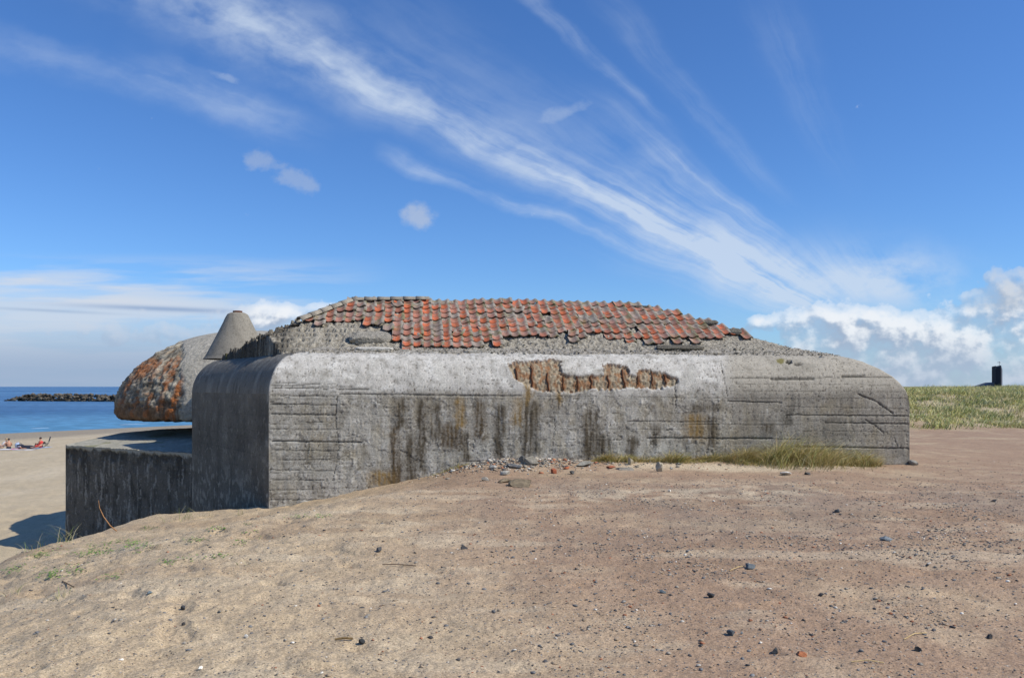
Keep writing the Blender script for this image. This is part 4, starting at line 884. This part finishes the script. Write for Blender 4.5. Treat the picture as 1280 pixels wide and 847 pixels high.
# ------------------------------------------------------------------ church
ch_ = empty('church', tuple(np.append(at(1251.5, 483, 420)[:2], 1.0))); tag(ch_, 'distant black church with a tall split tower and low roof behind the dune', 'church')
M_ch = flat('black_cladding', (.022, .024, .034), .6, 2, .2, .1); M_ch2 = flat('grey_cladding', (.085, .085, .10), .6, 2, .2, .1)
def prism(poly, z0, ztops, name, mat, parent):
    n = len(poly); V = [(x, y, z0) for x, y in poly]+[(x, y, zt) for (x, y), zt in zip(poly, ztops)]
    Fc = [list(range(n))[::-1], list(range(n, 2*n))]+[[i, (i+1) % n, n+(i+1) % n, n+i] for i in range(n)]
    return mesh_obj(name, V, Fc, mat, parent, smooth=False)
k_ = .34
prism([(-6.6*k_, 1.2), (-6.6*k_+.35, 1.2), (-6.6*k_+.35, 4.5), (-6.6*k_, 4.5)], -3, [11.6, 11.4, 11.0, 11.2], 'tower_fin', M_ch, ch_)
prism([(-6.6*k_+.35, 1.3), (-.2*k_, 0.1), (-.2*k_, 4.2), (-6.6*k_+.35, 4.6)], -3, [10.6, 10.9, 10.5, 10.4], 'tower_shaft', M_ch, ch_)
prism([(-.2*k_, 0), (6.2*k_, 2.4), (5.4*k_, 5.2), (-.2*k_, 4.4)], -3, [11.9, 9.6, 9.4, 11.4], 'tower_wall', M_ch2, ch_)
prism([(-25*k_, 2), (-6.9*k_, 1.6), (-6.9*k_, 10), (-25*k_, 12)], -3, [.6, 2.9, 2.9, .6], 'roof', M_ch2, ch_)
V, f = tube([(0.2, 2, 11.3), (0.2, 2, 13.9)], .09); cr = mesh_obj('spire_cross', V, f, M_ch, ch_)
V, f = tube([(-.75, 2, 13.3), (.2, 2, 13.55), (1.0, 2, 13.2)], .10); mesh_obj('cross_arm', V, f, M_ch, cr)

# ------------------------------------------------------------------ sunbathers
SKIN = flat('skin', (.52, .27, .165), .6, 8, .08, 0); SKIN2 = flat('pale_skin', (.62, .42, .30), .6, 8, .08, 0); HAIR = flat('dark_hair', (.03, .02, .015), .6, 30, .3, 0)
def figure(px_, py_, joints, edges, label, skin, hair=HAIR, rz=0, clothes=(), hairv=None):
    p = hit(px_, py_); me = bpy.data.meshes.new('person'); me.from_pydata([j[0] for j in joints], edges, [])
    o = bpy.data.objects.new('person', me); COL.objects.link(o); o.location = p; o.rotation_euler.z = rz; me.materials.append(skin)
    sk_ = o.modifiers.new('skin', 'SKIN'); sk_.use_smooth_shade = True
    for i, j in enumerate(joints):
        d = me.skin_vertices[0].data[i]; r_ = j[1]; d.radius = (r_, r_) if np.isscalar(r_) else r_; d.use_root = (i == 0)
    sb = o.modifiers.new('sub', 'SUBSURF'); sb.levels = 1; sb.render_levels = 1
    tag(o, label, 'person'); return o
def arms_hand(base, d, idx, J, E):
    """five short finger chains and a thumb side rooted in the palm"""
    d = np.array(d, float); d /= np.linalg.norm(d); s_ = np.cross(d, [0, 0, 1.]); s_ /= np.linalg.norm(s_)+1e-9
    for k, (off, ln) in enumerate(((-.033, .07), (-.012, .085), (.010, .08), (.030, .062))):
        a = np.array(base)+s_*off+d*.05; b_ = a+d*ln+np.array([0, 0, -.02]); J.append((tuple(a), .011)); J.append((tuple(b_), .009)); E.append((idx, len(J)-2)); E.append((len(J)-2, len(J)-1))
    a = np.array(base)-s_*.045+d*.01; b_ = a-s_*.02+d*.045; J.append((tuple(a), .012)); J.append((tuple(b_), .010)); E.append((idx, len(J)-2)); E.append((len(J)-2, len(J)-1))
def sitting(knee_up=.48, back=0.0, facing=1):
    J = [((0, 0, .12), (.17, .14)), ((0-back*.2, 0, .30), (.145, .11)), ((-back*.5, 0, .48), (.17, .115)), ((-back*.7+.02, 0, .60), (.12, .09)), ((-back*.75+.04, 0, .67), .055), ((-back*.8+.06, 0, .76), (.085, .10)), ((-back*.8+.065, 0, .85), (.085, .095)), ((-back*.8+.05, 0, .91), (.05, .05))]
    E = [(0, 1), (1, 2), (2, 3), (3, 4), (4, 5), (5, 6), (6, 7)]
    J.append(((-back*.8+.165, 0, .80), .018)); E.append((5, len(J)-1))    # nose
    for s_ in (-1, 1):
        b_ = len(J); J += [((.03, s_*.10, .11), .10), ((.40, s_*.13, knee_up), .065), ((.62, s_*.12, .08), .042), ((.66, s_*.12, .045), .04), ((.80, s_*.13, .035), .03)]
        E += [(0, b_), (b_, b_+1), (b_+1, b_+2), (b_+2, b_+3), (b_+3, b_+4)]
        b_ = len(J); J += [((-back*.6+.0, s_*.20, .56), .06), ((-back*.3+.10, s_*.25, .33), .042), ((.32, s_*.16, .38), .030), ((.40, s_*.14, .42), (.035, .022))]
        E += [(3, b_), (b_, b_+1), (b_+1, b_+2), (b_+2, b_+3)]; arms_hand(J[b_+3][0], (1, 0, -.4), b_+3, J, E)
    return J, E
def lying(head_up=.12):
    J = [((0, 0, .12), (.16, .11)), ((-.2, 0, .13), (.14, .10)), ((-.38, 0, .14+head_up*.3), (.17, .10)), ((-.50, 0, .15+head_up*.6), (.12, .08)), ((-.58, 0, .16+head_up), .055), ((-.67, 0, .18+head_up*1.2), (.085, .09)), ((-.76, 0, .19+head_up*1.3), (.08, .085))]
    E = [(0, 1), (1, 2), (2, 3), (3, 4), (4, 5), (5, 6)]
    J.append(((-.69, 0, .30+head_up*1.2), .018)); E.append((5, len(J)-1))
    for s_ in (-1, 1):
        b_ = len(J); J += [((.05, s_*.09, .11), .09), ((.42, s_*.13, .13), .062), ((.80, s_*.14, .07), .042), ((.84, s_*.14, .06), .035), ((.88, s_*.16, .17), .028)]
        E += [(0, b_), (b_, b_+1), (b_+1, b_+2), (b_+2, b_+3), (b_+3, b_+4)]
        b_ = len(J); J += [((-.46, s_*.20, .15+head_up*.5), .055), ((-.28, s_*.30, .07), .042), ((-.05, s_*.30, .06), .030), ((.03, s_*.29, .055), (.035, .022))]
        E += [(3, b_), (b_, b_+1), (b_+1, b_+2), (b_+2, b_+3)]; arms_hand(J[b_+3][0], (1, 0, -.05), b_+3, J, E)
    return J, E
def hair(o, c, r, sc=(1, 1, 1), mat=HAIR):
    v, f = ICO2; v = v.copy()*np.array(sc)*r; v = v+np.array(c); v[:, 2] = np.maximum(v[:, 2], c[2]-r*.55)
    mesh_obj('hair', v, f, mat, o)
def cloth(o, pts, radii, mat, name):
    V, f = tube(pts, radii, 14); mesh_obj(name, V, f, mat, o)
RED = flat('red_cloth', (.62, .06, .05), .8, 10, .1, 0); DARKC = flat('dark_cloth', (.03, .035, .05), .8, 10, .1, 0); WHT = flat('white_cloth', (.72, .70, .68), .9, 10, .1, 0); PINK = flat('pink_cloth', (.75, .16, .36), .9, 10, .1, 0); BLU = flat('blue_cloth', (.16, .30, .52), .9, 10, .1, 0); LBL = flat('pale_blue_cloth', (.45, .58, .78), .9, 10, .1, 0)
J, E = sitting(.46, .02); o = figure(11, 561, J, E, 'person with bare tanned back and dark hair sitting on a white towel', SKIN, rz=math.radians(125)); hair(o, (.04, 0, .87), .105)
cloth(o, [(0, 0, .02), (0, 0, .14), (0, 0, .22)], [.20, .20, .165], DARKC, 'shorts')
J, E = sitting(.5, .45); o = figure(3, 561, J, E, 'person with pale top leaning back on the white towel at the left edge', SKIN2, rz=math.radians(205)); hair(o, (-.33, 0, .87), .105, mat=flat('fair_hair', (.42, .30, .16), .7, 20, .2, 0))
cloth(o, [(-.1, 0, .30), (-.22, 0, .48), (-.30, 0, .6)], [.18, .20, .14], WHT, 'shirt')
J, E = lying(.22); o = figure(45, 560, J, E, 'person in a red top lying propped up on a blue towel', SKIN, rz=math.radians(185)); hair(o, (-.74, 0, .50), .105)
cloth(o, [(.02, 0, .13), (-.2, 0, .14), (-.40, 0, .20), (-.48, 0, .26)], [.17, .17, .19, .14], RED, 'shirt')
J, E = sitting(.42, .05); o = figure(51, 559.5, J, E, 'person in a red shirt and dark trousers sitting in front of the folding chair', SKIN, rz=math.radians(165)); hair(o, (.03, 0, .88), .108)
cloth(o, [(0, 0, .15), (-.01, 0, .35), (-.02, 0, .5), (0, 0, .62)], [.19, .17, .20, .12], RED, 'shirt'); cloth(o, [(0, 0, .02), (0, 0, .18)], [.21, .19], DARKC, 'trousers')
J, E = lying(.05); o = figure(33, 560.5, J, E, 'person in black lying flat between the backpack and the blue towel', SKIN, rz=math.radians(5)); hair(o, (-.75, 0, .27), .105)
cloth(o, [(.75, 0, .07), (.4, 0, .12), (0, 0, .13), (-.3, 0, .14), (-.48, 0, .16)], [.12, .19, .19, .19, .12], DARKC, 'wetsuit')
def towel(px_, py_, w, d, mat, label):
    p = hit(px_, py_); n = 14; s_, t_ = np.meshgrid(np.linspace(-.5, .5, n), np.linspace(-.5, .5, n)); x, y = s_*w, t_*d
    z = ground(p[0]+x, p[1]+y)-p[2]+.03+.012*perlin(x*5+w, y*5, 4); o = mesh_obj('towel', np.stack([x, y, z], -1), grid_faces(n, n), mat); o.location = p; tag(o, label, 'towel')
towel(7, 562, 1.7, 1.5, WHT, 'white towel under the two people at the left edge'); towel(17.5, 561.5, .75, .9, PINK, 'pink towel between the seated person and the backpack'); towel(43, 560.5, 1.3, 1.3, BLU, 'blue towel under the reclining person in red')
towel(57, 559.5, .8, 1.0, LBL, 'pale blue towel beside the folding chair'); towel(31, 562.3, 1.9, .8, WHT, 'long white towel under the person lying in black')
def blob(name, px_, py_, dims, mat, label, cat, p=3., extra=None):
    q = hit(px_, py_); v, f = ICO3; v = np.sign(v)*np.abs(v)**(2./p); v = v/np.abs(v).max(0)*np.array(dims)/2; v[:, 2] += dims[2]/2
    r_ = empty(name, q); mesh_obj('bag_body', v, f, mat, r_); tag(r_, label, cat); return r_
bg = blob('backpack', 25.5, 560.6, (.55, .4, .42), DARKC, 'black backpack standing beside the pink towel', 'backpack')
V, f = tube([(-.1, 0, .42), (-.06, 0, .50), (.06, 0, .50), (.1, 0, .42)], .018); mesh_obj('handle', V, f, DARKC, bg)
v, f = ICO2; mesh_obj('front_pocket', np.sign(v)*np.abs(v)**.6*np.array([.17, .08, .12])+np.array([0, -.2, .17]), f, flat('pocket_cloth', (.25, .25, .28), .8, 10, .1, 0), bg)
bg = blob('beach_bag', 22.0, 560.2, (.42, .35, .46), LBL, 'pale blue beach bag standing left behind the black backpack', 'bag')
V, f = tube([(-.12, 0, .44), (-.08, 0, .56), (.08, 0, .56), (.12, 0, .44)], .015); mesh_obj('handle', V, f, LBL, bg)
fc = empty('folding_chair', hit(58.5, 559), math.radians(200)); tag(fc, 'low folding beach chair with a dark back standing behind the sunbathers', 'folding chair')
MF = flat('dark_frame', (.05, .07, .07), .5, 10, .1, 0)
for s_ in (-.25, .25):
    V, f = tube([(.28, s_, 0), (-.12, s_, .36), (-.30, s_, .98)], .016); mesh_obj('frame', V, f, MF, fc)
    V, f = tube([(-.25, s_, 0), (.25, s_, .36)], .016); mesh_obj('leg', V, f, MF, fc)
prism([(-.14, -.24), (.26, -.24), (.26, .24), (-.14, .24)], .35, [.37, .39, .39, .37], 'seat', DARKC, fc)
V = [(-.19, -.24, .56), (-.19, .24, .56), (-.31, .24, .98), (-.31, -.24, .98), (-.17, -.24, .57), (-.17, .24, .57), (-.28, .24, .99), (-.28, -.24, .99)]
mesh_obj('backrest', V, [[0, 1, 2, 3], [7, 6, 5, 4], [0, 4, 5, 1], [1, 5, 6, 2], [2, 6, 7, 3], [3, 7, 4, 0]], DARKC, fc, smooth=False)

# ------------------------------------------------------------------ sky
w = bpy.data.worlds.new('World'); scene.world = w; w.use_nodes = True; nt = w.node_tree; N = nt.nodes; L = nt.links; N.clear()
out = N.new('ShaderNodeOutputWorld'); bg = N.new('ShaderNodeBackground'); L.new(bg.outputs[0], out.inputs[0])
sky = N.new('ShaderNodeTexSky'); sky.sky_type = 'NISHITA'; sky.sun_disc = False; sky.sun_elevation = SEL; sky.sun_rotation = math.pi/2-SAZ
sky.altitude = 0; sky.air_density = 1.0; sky.dust_density = .25; sky.ozone_density = 2.2
tc = N.new('ShaderNodeTexCoord'); sep = N.new('ShaderNodeSeparateXYZ'); L.new(tc.outputs['Generated'], sep.inputs[0])
class E_:
    def __init__(s, k): s.k = k
    def _o(s, op, *a):
        n = N.new('ShaderNodeMath'); n.operation = op
        for i, v in enumerate((s,)+a):
            if isinstance(v, E_): L.new(v.k, n.inputs[i])
            else: n.inputs[i].default_value = v
        return E_(n.outputs[0])
    def __add__(s, b): return s._o('ADD', b)
    def __radd__(s, b): return s._o('ADD', b)
    def __sub__(s, b): return s._o('SUBTRACT', b)
    def __rsub__(s, b): return (s*-1)+b
    def __mul__(s, b): return s._o('MULTIPLY', b)
    def __rmul__(s, b): return s._o('MULTIPLY', b)
    def __truediv__(s, b): return s._o('DIVIDE', b)
    def max(s, b): return s._o('MAXIMUM', b)
    def min(s, b): return s._o('MINIMUM', b)
    def pw(s, b): return s.max(0)._o('POWER', b)
    def abs(s): return s._o('ABSOLUTE')
def SS(a, b, x):
    n = N.new('ShaderNodeMapRange'); n.interpolation_type = 'SMOOTHSTEP'; L.new(x.k, n.inputs[0])
    if a > b: n.inputs[1].default_value = b; n.inputs[2].default_value = a; n.inputs[3].default_value = 1; n.inputs[4].default_value = 0
    else: n.inputs[1].default_value = a; n.inputs[2].default_value = b
    return E_(n.outputs[0])
def NZ(x, y, sx, sy, det=5, rough=.55, z=0., dist=0.):
    c = N.new('ShaderNodeCombineXYZ'); L.new((x*sx).k, c.inputs[0]); L.new((y*sy).k, c.inputs[1]); c.inputs[2].default_value = z
    n = N.new('ShaderNodeTexNoise'); n.inputs['Scale'].default_value = 1; n.inputs['Detail'].default_value = det; n.inputs['Roughness'].default_value = rough; n.inputs['Distortion'].default_value = dist
    L.new(c.outputs[0], n.inputs['Vector']); return E_(n.outputs[0])
dx, dy, dz = (E_(sep.outputs[i]) for i in range(3))
yy_ = dy.max(.06)
# direction coordinates: tangent of the bearing and of the height above the horizon, in thousandths; y grows downward
X = (dx/yy_*1000)+640; Y = (dz/yy_*-1000)+483
def gauss(cx, cy, rx, ry, x=X, y=Y, ang=0):
    a = x-cx; b_ = y-cy
    if ang: c_, s_ = math.cos(ang), math.sin(ang); a, b_ = a*c_+b_*s_, b_*c_-a*s_
    a = a/rx; b_ = b_/ry; return E_.exp(a, b_)
def _exp(a, b_):
    n = N.new('ShaderNodeMath'); n.operation = 'EXPONENT'; L.new(((a*a+b_*b_)*-1).k, n.inputs[0]); return E_(n.outputs[0])
E_.exp = staticmethod(_exp)
wx1 = NZ(X, Y, .006, .009, 4, .55, 1.)-.5; wy1 = NZ(X, Y, .006, .009, 4, .55, 5.)-.5
Xw = X+wx1*42; Yw = Y+wy1*30
# --- cirrus fan spreading from a low point on the right
ax_ = (Xw*-1)+1200; ay_ = (Yw*-1)+450
rr_ = (ax_*ax_+ay_*ay_)._o('SQRT')
_e = N.new('ShaderNodeMath'); _e.operation = 'EXPONENT'; L.new((rr_*(-1/230)).k, _e.inputs[0])
wv = NZ(X, Y, .0032, .0042, 3, .5, 31.)-.5; wv2 = NZ(X, Y, .014, .018, 4, .55, 33.)-.5
th_ = ay_._o('ARCTAN2', ax_)*57.2958+E_(_e.outputs[0])*14+wv*3.2+wv2*1.5
st1 = NZ(th_, rr_, .34, .0040, 4, .5, 2.); st2 = NZ(th_, rr_, 1.05, .0075, 4, .55, 7.); st3 = NZ(Xw, Yw, .012, .018, 6, .6, 3.); st4 = NZ(X, Y, .0045, .0055, 3, .5, 41.)
strk = st1*.36+st2*.20+st3*.26+st4*.18
def band(c, wd, r0, r1, e0, e1, amp, power=1.):
    d = (th_-c).abs(); return SS(wd*1.4, 0, d)*SS(r0-e0, r0+e0, rr_)*SS(r1+e1, r1-e1, rr_)*amp
cir = band(26.0, 3.4, 150, 1220, 60, 200, .46)+band(25.6, 1.6, 250, 900, 60, 200, .40)+band(25.4, 8.5, 190, 430, 70, 150, .70)+band(25.6, 5, 300, 640, 70, 150, .30)
cir = cir+band(20.3, .95, 440, 760, 90, 30, .62)+band(19.5, 1.7, 880, 1085, 60, 60, .42)+band(18.6, 1.3, 1090, 1300, 80, 80, .25)
cir = cir+band(40.6, 1.1, 500, 740, 60, 60, .42)+band(37.5, 2.2, 280, 520, 60, 70, .30)+band(33, 6, 240, 520, 80, 120, .34)+band(46.5, 2.4, 320, 620, 60, 60, .20)+band(63, 5, 300, 500, 80, 60, .13)+band(31, 5, 560, 860, 80, 120, .14)
cd = cir*SS(.36, .68, strk)*1.12+gauss(955, 338, 115, 30, Xw, Yw, .36)*SS(.3, .65, st3*.6+st4*.4)*.55+gauss(300, 25, 190, 50, Xw, Yw, .45)*SS(.3, .7, st3)*.28
# --- low haze fan at the end
cd = cd+gauss(1120, 350, 70, 36, Xw, Yw)*SS(.3, .65, st3)*.85+gauss(1010, 345, 90, 40, Xw, Yw)*SS(.3, .6, strk)*.5
# --- small separate clouds
nf = NZ(X, Y, .03, .035, 6, .6, 9.); nf2 = NZ(X, Y, .012, .016, 6, .6, 11.)
sm = gauss(330, 203, 34, 17, X, Y, .2).max(gauss(372, 226, 38, 18, X, Y, .25))*1.0
smd = SS(.30, .95, sm*1.25-.28+(nf-.5)*2.2)*.36
s2 = SS(.25, .95, gauss(522, 271, 27, 24)*1.3-.3+(nf-.5)*1.7)*.55
s3 = SS(.35, .9, gauss(283, 97, 30, 9, X, Y, .3)*1.3-.3+(nf-.5)*1.4)*.3+SS(.3, 1., gauss(705, 140, 42, 13, X, Y, -.25)*1.3-.35+(nf-.5)*1.8)*.3+SS(.3, 1., gauss(655, 215, 40, 16)*1.1-.3+(nf-.5)*1.2)*.3
# --- streaky stratus at the lower left
sl_ = NZ(X, Y, .0035, .035, 6, .55, 13.)
lf = SS(520, 250, X)
strat = SS(.44, .62, sl_+(SS(300, 480, Y)*.10))*lf*SS(312, 350, Y)*.62
strat = strat+gauss(40, 352, 130, 7, Xw, Y, .06)*.45+gauss(90, 372, 190, 9, X, Y, .07)*.40
fb = SS(430, 60, X+((nf2-.5)*220))*SS(352, 400, Y)*.66
# --- cumulus banks: noise above a height profile, lit from the upper right
def cumu(ox, oy, det=7):
    Xo = X+ox; Yo = Y+oy
    n1 = NZ(Xo, Yo, .019, .024, det, .5, 21.); n2 = NZ(Xo, Yo, .06, .068, 4, .55, 23.)
    nn = n1*.68+n2*.32
    # right bank: top line rises to 378 near x 1060, grey cloud at the far right edge up to 320
    e1 = SS(395, 470, Yo)*.55*SS(890, 970, Xo)
    e2 = gauss(1062, 402, 78, 26, Xo, Yo)*.62; e3 = gauss(1262, 372, 66, 40, Xo, Yo)*.62; e4 = gauss(950, 402, 20, 11, Xo, Yo)*.45+gauss(1000, 398, 40, 12, Xo, Yo)*.35
    e5 = gauss(1160, 420, 110, 34, Xo, Yo)*.5
    e6 = gauss(345, 390, 42, 15, Xo, Yo)*.72; e7 = gauss(200, 418, 180, 20, Xo, Yo)*.42; e8 = gauss(410, 384, 22, 9, Xo, Yo)*.38+gauss(300, 400, 45, 22, Xo, Yo)*.35
    env = e1+e2+e3+e4+e5+e6+e7+e8
    return env.min(.72)+(nn-.5)*1.55
c0 = cumu(0, 0); c1 = cumu(9, -11)
dcu = SS(.26, .37, c0); lit = SS(-.14, .20, c0-c1); thick = SS(.3, .75, c0)
def RGB(r, g, b_): 
    n = N.new('ShaderNodeRGB'); n.outputs[0].default_value = (r, g, b_, 1); return n.outputs[0]
def MIX(f, a, b_):
    n = N.new('ShaderNodeMix'); n.data_type = 'RGBA'; L.new(f.k, n.inputs[0]); n.inputs[0].default_value = 0; L.new(a, n.inputs[6]); L.new(b_, n.inputs[7]); return n.outputs[2]
SKS = 1/.10
def S3(r, g, b_): return RGB(r*SKS, g*SKS, b_*SKS)
# clear sky: physical sky, slightly deepened
hs = N.new('ShaderNodeHueSaturation'); hs.inputs['Saturation'].default_value = 1.10; hs.inputs['Value'].default_value = 1.0; L.new(sky.outputs[0], hs.inputs['Color'])
gm = N.new('ShaderNodeMix'); gm.data_type = 'RGBA'; gm.blend_type = 'MULTIPLY'; gm.inputs[0].default_value = 1; L.new(hs.outputs[0], gm.inputs[6]); gm.inputs[7].default_value = (.70, 1.01, 1.45, 1)
c = gm.outputs[2]
c = MIX(SS(330, 470, Y)*SS(640, 200, X)*.30, c, S3(.32, .45, .68))
c = MIX(SS(360, 490, Y)*.35*SS(-.0, .1, dz+.1), c, S3(.36, .50, .74))
c = MIX((cd).min(.80), c, S3(.62, .72, .86))
c = MIX(smd.min(1.), c, S3(.50, .56, .66)); c = MIX(s2.min(1.), c, S3(.55, .60, .68)); c = MIX(s3.min(1.), c, S3(.52, .62, .78))
c = MIX(fb.min(1.), c, S3(.52, .62, .76)); c = MIX(strat.min(1.), c, S3(.64, .70, .80))
c = MIX(gauss(210, 386, 110, 3.2, Xw, Y, .04)*.8, c, S3(.26, .38, .60)); c = MIX(gauss(60, 388, 80, 2, Xw, Y, .05)*.5, c, S3(.30, .42, .62))
ccol = MIX(lit, S3(.36, .44, .58), S3(.90, .92, .95)); ccol = MIX(SS(405, 470, Y)*.68, ccol, S3(.40, .50, .66)); ccol = MIX(SS(1170, 1230, X)*SS(395, 380, Y)*.55, ccol, S3(.45, .49, .56))
ccol = MIX(SS(330, 270, X)*.66, ccol, S3(.46, .55, .70))
c = MIX(dcu*(.35+thick*.55), c, ccol)
c = MIX(SS(395, 465, Y)*SS(620, 300, X)*.80, c, S3(.30, .41, .59))
c2 = MIX(SS(-.002, -.02, dz), c, S3(.2, .22, .24))
L.new(c2, bg.inputs[0]); bg.inputs[1].default_value = .10
scene.view_settings.view_transform = 'Standard'; scene.view_settings.look = 'None'; scene.view_settings.exposure = 0; scene.view_settings.gamma = 1
